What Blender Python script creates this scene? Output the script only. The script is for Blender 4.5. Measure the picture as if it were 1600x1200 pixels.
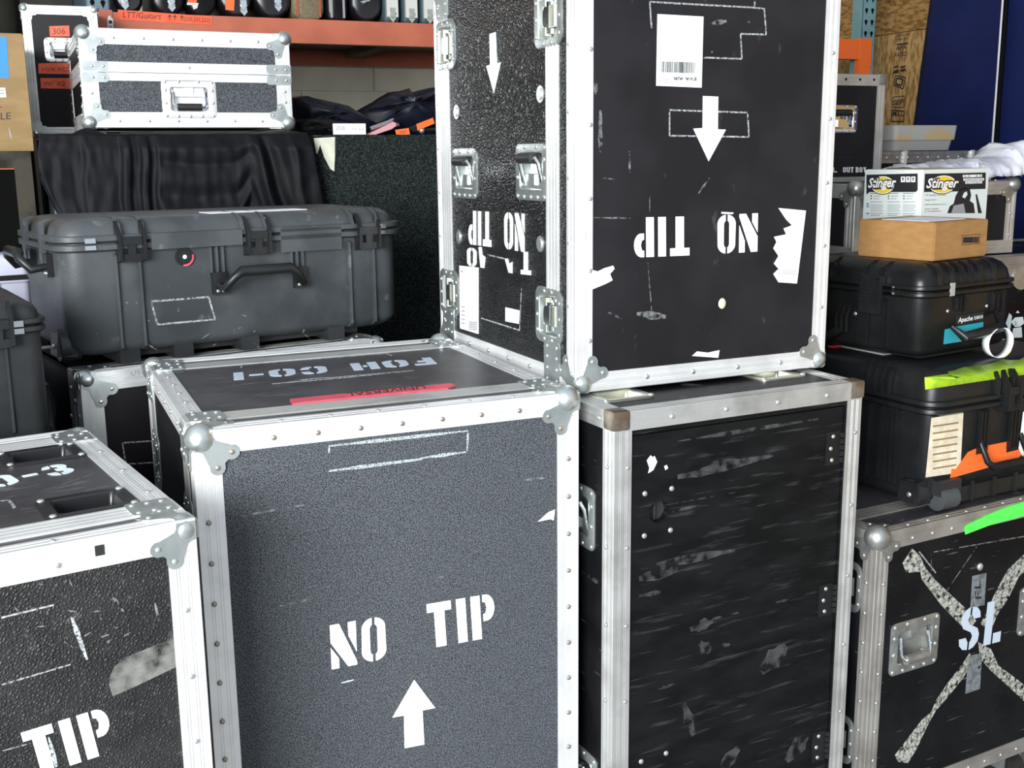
import bpy, bmesh, math, random
from mathutils import Vector, Matrix, noise
random.seed(7)
for o in list(bpy.data.objects): bpy.data.objects.remove(o)
scene = bpy.context.scene
COL = scene.collection
R = math.radians
# ------------------------------------------------------------------ camera
FPX, PITCH, ROLL, EYE = 1735.1, R(11.640), R(-0.638), 1.53
_f = Vector((0, math.cos(PITCH), -math.sin(PITCH))); _u = Vector((0, math.sin(PITCH), math.cos(PITCH))); _r = Vector((1, 0, 0))
C_R = math.cos(ROLL)*_r + math.sin(ROLL)*_u
C_U = -math.sin(ROLL)*_r + math.cos(ROLL)*_u
C_F = _f
CAM = Vector((0, 0, EYE))
cd = bpy.data.cameras.new('camera'); cam = bpy.data.objects.new('camera', cd); COL.objects.link(cam)
cam.matrix_world = Matrix(((C_R.x, C_U.x, -C_F.x, CAM.x), (C_R.y, C_U.y, -C_F.y, CAM.y), (C_R.z, C_U.z, -C_F.z, CAM.z), (0, 0, 0, 1)))
cd.sensor_width = 36; cd.lens = FPX/1600*36; cd.clip_start = .05
scene.camera = cam
def ray(px, py): return C_R*((px-800)/FPX) + C_U*((600-py)/FPX) + C_F
def at_y(px, py, y): d = ray(px, py); return CAM + d*(y/d.y)
def at_z(px, py, z): d = ray(px, py); return CAM + d*((z-EYE)/d.z)
# ------------------------------------------------------------------ light
ROOM = R(23)                                   # the storage bay is turned 23 degrees to the view
RX = Vector((math.cos(ROOM), math.sin(ROOM), 0)); RY = Vector((-math.sin(ROOM), math.cos(ROOM), 0))
def room(a, b, z=0): return RX*a + RY*b + Vector((0, 0, z))
def at_b(px, py, b): d = ray(px, py); return CAM + d*((b-CAM.dot(RY))/d.dot(RY))
w = bpy.data.worlds.new('sky'); scene.world = w; w.use_nodes = True
bg = w.node_tree.nodes['Background']; bg.inputs[0].default_value = (.80, .90, 1.0, 1); bg.inputs[1].default_value = .55
def area(name, loc, target, sx, sy, power, col=(1, 1, 1)):
    l = bpy.data.lights.new(name, 'AREA'); l.shape = 'RECTANGLE'; l.size = sx; l.size_y = sy; l.energy = power; l.color = col
    o = bpy.data.objects.new(name, l); COL.objects.link(o); o.location = loc
    o.rotation_euler = (Vector(target)-Vector(loc)).to_track_quat('-Z', 'Y').to_euler(); return o
area('daylight_door', room(-2.6, -1.7, 2.15), room(.4, 2.3, 1.3), 2.6, 2.0, 350, (.98, 1, .99))
scene.view_settings.view_transform = 'Standard'; scene.view_settings.look = 'None'
scene.view_settings.gamma = 1; scene.view_settings.use_curve_mapping = False
scene.view_settings.exposure = 0.65
# ------------------------------------------------------------------ materials
MATS = {}
def mat(name, col, rough=.5, metal=0., col2=None, scale=60, detail=4, lo=.4, hi=.6, bump=0., bscale=300, stretch=(1, 1, 1), spec=.5,
        scuff=None, voro=False, sheen=0., alpha=None, trans=0., coat=0.):
    m = bpy.data.materials.new(name); m.use_nodes = True; nt = m.node_tree; N = nt.nodes; L = nt.links; b = N['Principled BSDF']
    b.inputs['Roughness'].default_value = rough; b.inputs['Metallic'].default_value = metal; b.inputs['Specular IOR Level'].default_value = spec
    b.inputs['Base Color'].default_value = (*col, 1)
    if sheen: b.inputs['Sheen Weight'].default_value = sheen
    if trans: b.inputs['Transmission Weight'].default_value = trans
    if coat: b.inputs['Coat Weight'].default_value = coat
    tc = N.new('ShaderNodeTexCoord'); mp = N.new('ShaderNodeMapping'); mp.inputs['Scale'].default_value = stretch
    L.new(tc.outputs['Object'], mp.inputs['Vector'])
    def nz(sc, de, l, h, vec=mp):
        n = N.new('ShaderNodeTexNoise'); n.inputs['Scale'].default_value = sc; n.inputs['Detail'].default_value = de
        L.new(vec.outputs[0], n.inputs['Vector']); r = N.new('ShaderNodeMapRange'); r.inputs['From Min'].default_value = l; r.inputs['From Max'].default_value = h
        L.new(n.outputs['Fac'], r.inputs['Value']); return r.outputs['Result']
    cur = None
    if col2:
        mx = N.new('ShaderNodeMix'); mx.data_type = 'RGBA'; mx.inputs['A'].default_value = (*col, 1); mx.inputs['B'].default_value = (*col2, 1)
        L.new(nz(scale, detail, lo, hi), mx.inputs['Factor']); cur = mx.outputs['Result']; L.new(cur, b.inputs['Base Color'])
    if scuff:   # (colour, scale, stretch, lo, hi)
        m2 = N.new('ShaderNodeMapping'); m2.inputs['Scale'].default_value = scuff[2]; L.new(tc.outputs['Object'], m2.inputs['Vector'])
        sx = N.new('ShaderNodeMix'); sx.data_type = 'RGBA'; sx.inputs['A'].default_value = (*col, 1); sx.inputs['B'].default_value = (*scuff[0], 1)
        if cur: L.new(cur, sx.inputs['A'])
        L.new(nz(scuff[1], 6, scuff[3], scuff[4], m2), sx.inputs['Factor']); L.new(sx.outputs['Result'], b.inputs['Base Color'])
    if bump:
        bp = N.new('ShaderNodeBump'); bp.inputs['Strength'].default_value = bump; bp.inputs['Distance'].default_value = .002
        if voro:
            v = N.new('ShaderNodeTexVoronoi'); v.feature = 'DISTANCE_TO_EDGE'; v.inputs['Scale'].default_value = bscale; L.new(mp.outputs[0], v.inputs['Vector'])
            L.new(v.outputs['Distance'], bp.inputs['Height']); bp.inputs['Distance'].default_value = .006
        else:
            n = N.new('ShaderNodeTexNoise'); n.inputs['Scale'].default_value = bscale; n.inputs['Detail'].default_value = 3; L.new(mp.outputs[0], n.inputs['Vector']); L.new(n.outputs['Fac'], bp.inputs['Height'])
        L.new(bp.outputs['Normal'], b.inputs['Normal'])
    if alpha:   # patchy cover: (scale, lo, hi)
        L.new(nz(alpha[0], 5, alpha[1], alpha[2]), b.inputs['Alpha'])
    MATS[name] = m; return m
K2 = (.016, .017, .019)
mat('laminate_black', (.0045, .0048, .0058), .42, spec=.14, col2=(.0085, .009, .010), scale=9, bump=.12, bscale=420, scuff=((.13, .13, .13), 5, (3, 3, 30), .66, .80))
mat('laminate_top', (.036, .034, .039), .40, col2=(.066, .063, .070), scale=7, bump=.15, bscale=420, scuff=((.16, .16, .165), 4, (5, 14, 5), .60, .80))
mat('speckle_grey', (.012, .014, .017), .66, spec=.3, col2=(.150, .168, .190), scale=560, detail=2, lo=.40, hi=.68, bump=.6, bscale=600)
mat('leather_black', (.013, .013, .014), .46, spec=.35, col2=(.022, .022, .023), scale=14, bump=.55, bscale=230, voro=True, scuff=((.11, .11, .11), 6, (6, 6, 6), .66, .8))
mat('leather_sheen', (.007, .0075, .008), .20, spec=.65, col2=(.012, .0125, .013), scale=14, bump=.35, bscale=170, voro=True)
mat('laminate_smooth', (.0105, .0098, .012), .52, spec=.22, col2=(.016, .0152, .018), scale=6, bump=.06, bscale=500, scuff=((.09, .09, .095), 5, (7, 7, 3), .66, .85))
mat('painted_door', (.005, .0053, .0056), .42, spec=.12, col2=(.009, .0094, .010), scale=8, bump=.12, bscale=260, stretch=(1, 1, 3), scuff=((.05, .053, .056), 4, (2.5, 2.5, 26), .60, .84))
mat('aluminium', (.90, .905, .91), .36, .55, col2=(.76, .77, .78), scale=16, lo=.45, hi=.75, stretch=(1, 1, 1), bump=.06, bscale=120)
mat('aluminium_worn', (.66, .67, .66), .40, .72, col2=(.42, .42, .41), scale=14, lo=.45, hi=.8, bump=.08, bscale=120)
mat('aluminium_brown', (.50, .485, .46), .42, .7, col2=(.30, .28, .255), scale=12, lo=.4, hi=.75, bump=.08, bscale=120)
mat('zinc', (.63, .67, .66), .34, .85, col2=(.50, .55, .55), scale=30, bump=.05, bscale=90)
mat('zinc_dull', (.44, .45, .43), .40, .8, col2=(.32, .33, .32), scale=40, bump=.1, bscale=150)
mat('zinc_yellow', (.66, .64, .50), .30, .85, col2=(.52, .56, .55), scale=40)
mat('chrome', (.75, .78, .79), .16, 1.0)
mat('rivet_metal', (.72, .74, .74), .32, .85)
mat('rivet_rust', (.42, .36, .30), .42, .7, col2=(.26, .21, .17), scale=90)
mat('cap_rust', (.33, .29, .24), .42, .75, col2=(.20, .15, .11), scale=30, bump=.2, bscale=90)
mat('grip_rubber', (.018, .018, .020), .45)
mat('white_paint', (.86, .90, .91), .6)
mat('pale_paint', (.66, .78, .82), .6, col2=(.80, .88, .90), scale=20)
mat('grey_paint', (.50, .58, .68), .6)
mat('chalk', (.50, .56, .58), .8, alpha=(380, .36, .64))
mat('chalk_fine', (.40, .42, .43), .8, alpha=(180, .36, .62))
mat('chalk_faint', (.20, .205, .21), .8, alpha=(90, .42, .66))
mat('scuff_soft', (.075, .078, .082), .7, alpha=(45, .42, .80))
mat('residue', (.46, .47, .42), .8, col2=(.16, .16, .14), scale=140, lo=.42, hi=.62, alpha=(80, .38, .52), bump=.5, bscale=150)
mat('residue_grey', (.22, .25, .27), .6, col2=(.10, .11, .12), scale=60, alpha=(60, .30, .45))
mat('sticker_white', (.88, .90, .90), .5)
mat('print_black', (.015, .015, .016), .6)
mat('print_grey', (.30, .31, .32), .6)
mat('print_blue', (.25, .32, .55), .6)
mat('ink', (.05, .02, .02), .6)
mat('tape_red', (.70, .10, .14), .5, col2=(.60, .07, .12), scale=30)
mat('tape_orange', (.95, .13, .045), .5, col2=(.85, .10, .035), scale=30)
mat('tape_orange2', (.95, .16, .03), .5)
mat('tape_green', (.10, .85, .10), .5)
mat('tape_lime', (.55, .85, .04), .45, col2=(.42, .70, .04), scale=60)
mat('tape_blue', (.02, .22, .62), .5)
mat('tape_clear', (.30, .30, .28), .15, alpha=(40, .34, .95), bump=.4, bscale=60, spec=.8)
mat('recess_plastic', (.014, .014, .016), .30)
mat('plastic_worn', (.066, .073, .079), .40, spec=.38, col2=(.042, .048, .053), scale=9, bump=.25, bscale=500, scuff=((.17, .18, .18), 7, (4, 4, 4), .64, .82))
mat('plastic_dark', (.018, .020, .022), .44, spec=.35, col2=(.024, .026, .028), scale=12, bump=.2, bscale=500)
mat('plastic_black', (.009, .010, .011), .36, spec=.4, col2=(.013, .014, .015), scale=14, bump=.15, bscale=600)
mat('plastic_gloss', (.008, .0085, .009), .32, spec=.32, col2=(.012, .0125, .013), scale=14)
mat('cloth_black', (.0032, .0035, .0050), .60, spec=.17, col2=(.0055, .006, .0082), scale=25, bump=.25, bscale=700)
mat('nylon_navy', (.0035, .0045, .011), .42, spec=.35, col2=(.007, .009, .020), scale=14, bump=.3, bscale=400)
mat('carpet_grey', (.007, .010, .010), .95, spec=.1, col2=(.052, .068, .064), scale=330, detail=3, lo=.46, hi=.70, bump=.8, bscale=400)
mat('beam_orange', (.50, .135, .075), .45, col2=(.43, .11, .06), scale=8)
mat('beam_orange2', (.88, .16, .03), .42)
mat('upright_blue', (.13, .20, .25), .45, col2=(.10, .155, .20), scale=10)
mat('upright_teal', (.19, .33, .34), .45, col2=(.15, .27, .29), scale=10)
mat('hole_dark', (.004, .004, .005), .9, spec=.1)
mat('wall_beige', (.60, .58, .48), .85, col2=(.52, .50, .41), scale=5, bump=.2, bscale=60)
mat('ceiling_white', (.55, .58, .66), .8)
mat('shade_dark', (.022, .022, .017), .9, spec=.1, col2=(.014, .014, .011), scale=4)  # near-black colour that paints the shade of the upper left background
mat('osb', (.40, .235, .085), .75, spec=.2, col2=(.20, .10, .03), scale=22, detail=5, lo=.42, hi=.60, stretch=(1, 1, 3.2), bump=.4, bscale=30, scuff=((.14, .07, .022), 22, (1, 1, 1), .60, .72))
mat('osb_light', (.50, .32, .135), .75, spec=.2, col2=(.27, .145, .045), scale=19, detail=5, lo=.42, hi=.60, stretch=(3.2, 3.2, 1), bump=.4, bscale=30, scuff=((.16, .08, .025), 22, (1, 1, 1), .63, .73))
mat('curtain_blue', (.004, .009, .062), .55, spec=.25, col2=(.006, .013, .082), scale=3, bump=.1, bscale=20)
mat('cardboard', (.37, .20, .075), .8, spec=.2, col2=(.33, .175, .065), scale=30, bump=.12, bscale=200, stretch=(1, 1, 3))
mat('cardboard_tan', (.30, .20, .095), .85, spec=.2, col2=(.26, .17, .08), scale=14, stretch=(1, 1, 3))
mat('carton_white', (.72, .78, .76), .55)
mat('carton_inside', (.42, .36, .26), .8)
mat('logo_yellow', (.86, .60, .03), .5)
mat('teal_label', (.02, .33, .40), .5)
mat('yellow_tag', (.75, .75, .03), .5)
mat('bag_white', (.74, .75, .80), .38, col2=(.62, .63, .72), scale=12, bump=.5, bscale=30)
mat('grey_bin', (.42, .42, .40), .5, col2=(.52, .38, .17), scale=9, lo=.46, hi=.60, stretch=(1, 1, 2))
mat('grey_bin_plain', (.36, .36, .35), .5)
mat('lilac_plastic', (.55, .56, .68), .4, col2=(.48, .49, .60), scale=10)
mat('paper_beige', (.74, .68, .54), .7, col2=(.62, .54, .40), scale=30)
mat('paper_cream', (.72, .72, .58), .7, col2=(.58, .60, .48), scale=30)
mat('paper_white', (.78, .78, .86), .7)
mat('pink_gloss', (.62, .32, .36), .25)
mat('tweed', (.22, .18, .11), .85, col2=(.16, .13, .08), scale=150)
mat('stitch_brown', (.35, .08, .03), .6)
mat('vinyl_black', (.004, .004, .006), .33, col2=(.010, .010, .013), scale=20)
mat('case_teal', (.05, .085, .10), .45)
mat('case_cream', (.62, .62, .58), .5)
mat('brown_black', (.010, .0085, .0055), .6, spec=.2, col2=(.045, .04, .028), scale=10)
mat('grille_dark', (.003, .003, .003), .9, spec=.08)
mat('wood_deck', (.16, .12, .07), .8)
mat('concrete', (.30, .30, .30), .85, col2=(.24, .24, .235), scale=4)
mat('green_felt', (.05, .13, .10), .9)
mat('red_strip', (.35, .03, .03), .6)
mat('orange_hose', (.80, .25, .10), .5)
mat('gum', (.70, .62, .42), .7)
mat('glass_knob', (.5, .5, .48), .3, .5)
# ------------------------------------------------------------------ mesh builder
class MB:
    def __init__(s): s.v = []; s.f = []
    def add(s, vs, fs):
        k = len(s.v); s.v += [tuple(p) for p in vs]; s.f += [tuple(i+k for i in f) for f in fs]; return s
    def box(s, x0, x1, y0, y1, z0, z1):
        return s.add([(x, y, z) for z in (z0, z1) for y in (y0, y1) for x in (x0, x1)],
                     [(0, 2, 3, 1), (4, 5, 7, 6), (0, 1, 5, 4), (2, 6, 7, 3), (0, 4, 6, 2), (1, 3, 7, 5)])
    def prism(s, lo, hi):
        n = len(lo)
        return s.add(list(lo)+list(hi), [tuple(range(n-1, -1, -1)), tuple(range(n, 2*n))]+[(i, (i+1) % n, n+(i+1) % n, n+i) for i in range(n)])
    def loft(s, loops, cap0=True, cap1=True, closed=True):
        n = len(loops[0]); vs = [p for l in loops for p in l]; fs = []
        for j in range(len(loops)-1):
            for i in range(n if closed else n-1):
                a = j*n+i; b = j*n+(i+1) % n; fs.append((a, b, b+n, a+n))
        if cap0: fs.append(tuple(range(n-1, -1, -1)))
        if cap1: k = (len(loops)-1)*n; fs.append(tuple(range(k, k+n)))
        return s.add(vs, fs)
    def tube(s, path, r, n=8, caps=True):
        path = [Vector(p) for p in path]; rs = r if isinstance(r, (list, tuple)) else [r]*len(path)
        loops = []; prev = None
        for i, p in enumerate(path):
            t = (path[min(i+1, len(path)-1)]-path[max(i-1, 0)]).normalized()
            if prev is None: a = t.orthogonal().normalized()
            else: a = (prev-t*prev.dot(t)).normalized()
            prev = a; b = t.cross(a)
            loops.append([p+(a*math.cos(2*math.pi*k/n)+b*math.sin(2*math.pi*k/n))*rs[i] for k in range(n)])
        return s.loft(loops, caps, caps)
    def sphere(s, c, r, nu=14, nv=8, sq=(1, 1, 1)):
        c = Vector(c); loops = []
        for j in range(nv+1):
            th = math.pi*(j/nv); rr = max(math.sin(th), 1e-3)*r
            loops.append([c+Vector((rr*math.cos(2*math.pi*i/nu)*sq[0], rr*math.sin(2*math.pi*i/nu)*sq[1], -math.cos(th)*r*sq[2])) for i in range(nu)])
        return s.loft(loops)
    def grid(s, pts):   # pts[j][i]
        nj = len(pts); ni = len(pts[0])
        return s.add([p for row in pts for p in row], [(j*ni+i, j*ni+i+1, (j+1)*ni+i+1, (j+1)*ni+i) for j in range(nj-1) for i in range(ni-1)])
    def mesh(s, name, m, smooth=None, fix=True):
        me = bpy.data.meshes.new(name); me.from_pydata(s.v, [], s.f)
        if fix:
            bm = bmesh.new(); bm.from_mesh(me); bmesh.ops.recalc_face_normals(bm, faces=bm.faces); bm.to_mesh(me); bm.free()
        me.materials.append(MATS[m])
        if smooth is not None:
            me.polygons.foreach_set('use_smooth', [True]*len(me.polygons)); me.set_sharp_from_angle(angle=R(smooth))
        return me
    def build(s, name, m, parent=None, smooth=None, fix=True):
        o = bpy.data.objects.new(name, s.mesh(name, m, smooth, fix)); COL.objects.link(o); o.parent = parent; return o
def tag(o, label=None, cat=None, group=None, kind=None):
    for k, v in (('label', label), ('category', cat), ('group', group), ('kind', kind)):
        if v: o[k] = v
    return o
def inst(me, name, parent, loc, rot=None):
    o = bpy.data.objects.new(name, me); COL.objects.link(o); o.parent = parent; o.location = loc
    if rot is not None: o.rotation_mode = 'QUATERNION'; o.rotation_quaternion = rot
    return o
def rrect(cx, cy, w, h, r, seg=4):
    out = []; r = min(r, w/2-1e-5, h/2-1e-5)
    for k, (sx, sy) in enumerate(((1, -1), (1, 1), (-1, 1), (-1, -1))):
        for i in range(seg+1):
            a = -math.pi/2 + k*math.pi/2 + i/seg*math.pi/2
            out.append((cx+sx*(w/2-r)+r*math.cos(a), cy+sy*(h/2-r)+r*math.sin(a)))
    return out
class Frame:   # a face of a thing: u across, v up, n out; all in the thing's own space
    def __init__(s, T, O, U, V, N, W, H): s.T = T; s.O = Vector(O); s.U = Vector(U); s.V = Vector(V); s.N = Vector(N); s.W = W; s.H = H
    def p(s, u, v, n=0.): return s.O+s.U*u+s.V*v+s.N*n
    def uv(s, px, py, n=0.):   # where a sight line meets this face
        d = s.T.inv @ (CAM+ray(px, py)) - s.T.inv @ CAM; o = s.T.inv @ CAM
        t = (s.O+s.N*n-o).dot(s.N)/d.dot(s.N); q = o+d*t-s.O
        return q.dot(s.U), q.dot(s.V)
    def q(s): return Vector((0, 0, 1)).rotation_difference(s.N)
    def box(s, mb, u0, u1, v0, v1, n0, n1):
        return mb.prism([s.p(u0, v0, n0), s.p(u1, v0, n0), s.p(u1, v1, n0), s.p(u0, v1, n0)], [s.p(u0, v0, n1), s.p(u1, v0, n1), s.p(u1, v1, n1), s.p(u0, v1, n1)])
    def poly(s, mb, pts, n0, n1): return mb.prism([s.p(u, v, n0) for u, v in pts], [s.p(u, v, n1) for u, v in pts])
    def pxs(s, pts, n=0.): return [s.uv(x, y, n) for x, y in pts]
class Thing:
    def __init__(s, name, label, cat, loc, yaw=0, w=0, d=0, h=0, group=None, corner='FL', tilt=None):
        # loc = front-left-bottom corner; the empty sits at the middle of the base
        loc = Vector(loc); s.w, s.d, s.h = w, d, h; a = R(yaw); X = Vector((math.cos(a), math.sin(a), 0)); Y = Vector((-math.sin(a), math.cos(a), 0))
        if corner == 'FR': loc = loc-X*w
        if corner == 'BC': c = loc
        else: c = loc+X*w/2+Y*d/2
        o = bpy.data.objects.new(name, None); COL.objects.link(o); o.empty_display_size = .05
        M = Matrix.Translation(c) @ Matrix.Rotation(a, 4, 'Z')
        if tilt: M = M @ tilt
        o.location = M.to_translation(); o.rotation_euler = M.to_euler(); s.o = o; s.M = M; s.inv = M.inverted()
        tag(o, label, cat, group)
        W, D, H = w/2, d/2, h
        s.front = Frame(s, (-W, -D, 0), (1, 0, 0), (0, 0, 1), (0, -1, 0), w, h)
        s.left = Frame(s, (-W, D, 0), (0, -1, 0), (0, 0, 1), (-1, 0, 0), d, h)
        s.right = Frame(s, (W, -D, 0), (0, 1, 0), (0, 0, 1), (1, 0, 0), d, h)
        s.back = Frame(s, (W, D, 0), (-1, 0, 0), (0, 0, 1), (0, 1, 0), w, h)
        s.top = Frame(s, (-W, -D, h), (1, 0, 0), (0, 1, 0), (0, 0, 1), w, d)
        s.bottom = Frame(s, (-W, D, 0), (1, 0, 0), (0, -1, 0), (0, 0, -1), w, d)
_riv = {}
def rivet_mesh(m, r):
    k = (m, round(r, 4))
    if k not in _riv:
        mb = MB(); loops = []
        for rr, z in ((1, 0), (.92, .28), (.6, .5)): loops.append([Vector((r*rr*math.cos(2*math.pi*i/8), r*rr*math.sin(2*math.pi*i/8), z*r)) for i in range(8)])
        mb.loft(loops, False, True); _riv[k] = mb.mesh('rivet', m, 50)
    return _riv[k]
def rivets(fr, pts, parent, m='rivet_metal', r=.0042, n=.0025):
    me = rivet_mesh(m, r); q = fr.q()
    for u, v in pts: inst(me, 'rivet', parent, fr.p(u, v, n), q)
def decal(fr, pts, m, name, parent=None, n0=.0002, n1=.0007, px=True):
    uv = fr.pxs(pts) if px else pts
    mb = MB(); fr.poly(mb, uv, n0, n1); return mb.build(name, m, parent or fr.T.o)
def streak(fr, a, b, wpx, m, name='scuff_mark', parent=None, n1=.0006):
    (u0, v0), (u1, v1) = fr.uv(*a), fr.uv(*b); d = Vector((u1-u0, v1-v0)); L = d.length; d.normalize(); p = Vector((-d.y, d.x)); k = 6; up = []; dn = []
    for i in range(k+1):
        t = i/k; wd = wpx*(.55+.45*random.random())*(.25+.75*math.sin(math.pi*min(max(t, .06), .94)))/2
        c = Vector((u0, v0))+d*L*t; up.append(tuple(c+p*wd)); dn.append(tuple(c-p*wd))
    return decal(fr, dn+up[::-1], m, name, parent, .0002, n1, px=False)
def outline(fr, pts, wd, m, name='tape_outline', closed=True, parent=None):
    uv = fr.pxs(pts); mb = MB(); n = len(uv)
    for i in range(n if closed else n-1):
        a = Vector(uv[i]); b = Vector(uv[(i+1) % n]); d = (b-a).normalized(); p = Vector((-d.y, d.x))*wd/2
        fr.poly(mb, [tuple(a-p), tuple(b-p), tuple(b+p), tuple(a+p)], .0002, .0006)
    return mb.build(name, m, parent or fr.T.o)
# ------------------------------------------------------------------ lettering
def arc(cx, cy, rx, ry, a0, a1, n=8): return [(cx+rx*math.cos(R(a0+(a1-a0)*i/n)), cy+ry*math.sin(R(a0+(a1-a0)*i/n))) for i in range(n+1)]
def half_o(w, s, side, gap):   # one half of a stencil O of width w, stroke s
    g = gap/2; cx = w/2; rx = w/2; ry = .24; o = []
    if side < 0:
        o = [(cx-g, 1)]+[(x, y) for x, y in arc(rx, 1-ry, rx-g*.3, ry, 100, 180)]+[(x, y) for x, y in arc(rx, ry, rx, ry, 180, 260)]+[(cx-g, 0), (cx-g, s*.62)]
        o += arc(rx, ry+.02, rx-s, max(ry-s*.62, .05), 250, 180, 4)+arc(rx, 1-ry-.02, rx-s, max(ry-s*.62, .05), 180, 110, 4)+[(cx-g, 1-s*.62)]
        return o
    return [(w-x, y) for x, y in half_o(w, s, -1, gap)][::-1]
def glyph(c):
    s = .235
    if c == 'N': return .62, [[(0, 0), (.19, 0), (.19, .22), (0, .50)], [(0, .60), (0, 1), (.22, 1), (.62, .08), (.62, 0), (.40, 0)], [(.43, 1), (.43, .70), (.62, .29), (.62, 1)]]
    if c == 'O': return .60, [half_o(.6, .21, -1, .07), half_o(.6, .21, 1, .07)]
    if c == 'C': w = .6; L = half_o(w, .21, -1, .07); return w, [L, [(.335, 1), (.44, .99), (.56, .90), (.6, .68), (.40, .68), (.38, .84), (.335, .87)], [(.335, 0), (.44, .01), (.56, .10), (.6, .32), (.40, .32), (.38, .16), (.335, .13)]]
    if c == 'T': return .56, [[(.16, 0), (.40, 0), (.40, .80), (.56, .80), (.56, 1), (0, 1), (0, .80), (.16, .80)]]
    if c == 'I' or c == '1': return .22, [[(0, 0), (.22, 0), (.22, 1), (0, 1)]]
    if c == 'P': return .56, [[(0, 0), (.22, 0), (.22, 1), (0, 1)], [(.28, 1), (.36, 1)]+arc(.36, .70, .20, .30, 80, -80)+[(.28, .40), (.28, .56), (.34, .58), (.37, .70), (.34, .82), (.28, .84)]]
    if c == 'F': return .52, [[(0, 0), (.22, 0), (.22, .36), (.40, .36), (.40, .56), (.22, .56), (.22, .80), (.52, .80), (.52, 1), (0, 1)]]
    if c == 'H': return .62, [[(0, 0), (.22, 0), (.22, 1), (0, 1)], [(.40, 0), (.62, 0), (.62, 1), (.40, 1)], [(.26, .41), (.36, .41), (.36, .60), (.26, .60)]]
    if c == '-': return .32, [[(0, .42), (.32, .42), (.32, .58), (0, .58)]]
    if c == '3': return .58, [[(.27, 1)]+arc(.34, .75, .22, .25, 80, -40)+[(.50, .52)]+arc(.34, .27, .24, .27, 50, -85)+[(.27, 0), (.27, .17), (.36, .20), (.37, .36), (.25, .42), (.25, .60), (.34, .62), (.36, .78), (.27, .83)], [(.22, 1), (.06, .92), (0, .72), (.18, .72), (.22, .82)], [(.22, 0), (.06, .08), (0, .30), (.18, .30), (.22, .18)]]
    if c == 'L': return .52, [[(0, 0), (.22, 0), (.22, 1), (0, 1)], [(.28, 0), (.52, 0), (.52, .24), (.28, .24)]]
    if c == 'S': return .60, [[(.33, .98), (.47, .95), (.57, .84), (.6, .70), (.40, .70), (.33, .80)], [(.27, .99), (.12, .93), (.02, .80), (.02, .66), (.10, .52), (.34, .40), (.40, .30), (.36, .20), (.33, .18), (.33, .0), (.46, .04), (.58, .16), (.60, .32), (.54, .46), (.28, .60), (.22, .70), (.27, .80)], [(.27, .01), (.13, .04), (.03, .14), (0, .30), (.20, .30), (.27, .18)]]
    if c == 'V': return .56, [[(.18, 0), (.36, 0), (.56, 1), (.36, 1), (.27, .42), (.20, 1), (0, 1)]]
    if c == 'B': return .56, [[(0, 0), (.2, 0), (.2, 1), (0, 1)], [(.25, 1)]+arc(.34, .76, .20, .24, 80, -60, 5)+arc(.34, .27, .22, .27, 60, -80, 5)+[(.25, 0), (.25, .18), (.35, .24), (.34, .40), (.25, .44), (.25, .60), (.34, .66), (.34, .80), (.25, .84)]]
    if c == 'Y': return .56, [[(.18, 0), (.38, 0), (.38, .45), (.56, 1), (.36, 1), (.28, .62), (.20, 1), (0, 1), (.18, .45)]]
    if c == 'U': return .58, [[(0, 1), (0, .2), (.1, .03), (.26, 0), (.26, .17), (.2, .22), (.2, 1)], [(.58, 1), (.58, .2), (.48, .03), (.32, 0), (.32, .17), (.38, .22), (.38, 1)]]
    return .34, []
def stencil(fr, text, a, b, c, m='white_paint', name='stencil_lettering', parent=None, kern=.12, px=True, space=.34):
    # a baseline start, b baseline end, c top of the first letter
    A, B, Cc = [Vector(fr.uv(*p) if px else p) for p in (a, b, c)]
    W = 0; pos = []
    for ch in text:
        gw, ps = glyph(ch) if ch != ' ' else (space, []); pos.append((W, ps)); W += gw+kern
    W -= kern; U = (B-A)/W; V = Cc-A; mb = MB()
    for x0, ps in pos:
        for pl in ps: fr.poly(mb, [tuple(A+U*(x0+x)+V*y) for x, y in pl], .0002, .0008)
    return mb.build(name, m, parent or fr.T.o)
def lettering(fr, text, a, b, c, m='print_black', name='lettering', parent=None, n=.0006, shear=0, px=True, fat=0):
    # smooth lettering between baseline points a and b, height set by c
    cu = bpy.data.curves.new('t', 'FONT'); cu.body = text; cu.size = 1; cu.shear = shear; cu.offset = fat
    cu.resolution_u = 2
    to = bpy.data.objects.new('t', cu); COL.objects.link(to); dg = bpy.context.evaluated_depsgraph_get(); dg.update()
    me = bpy.data.meshes.new_from_object(to.evaluated_get(dg)); bpy.data.objects.remove(to); bpy.data.curves.remove(cu)
    A, B, Cc = [Vector(fr.uv(*p) if px else p) for p in (a, b, c)]
    xs = [v.co.x for v in me.vertices]; x0, x1 = min(xs), max(xs); U = (B-A)/(x1-x0); V = (Cc-A)/.72
    for v in me.vertices:
        q = A+U*(v.co.x-x0)+V*v.co.y; v.co = fr.p(q.x, q.y, n)
    me.name = name; me.materials.clear(); me.materials.append(MATS[m])
    o = bpy.data.objects.new(name, me); COL.objects.link(o); o.parent = parent or fr.T.o; return o
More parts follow.
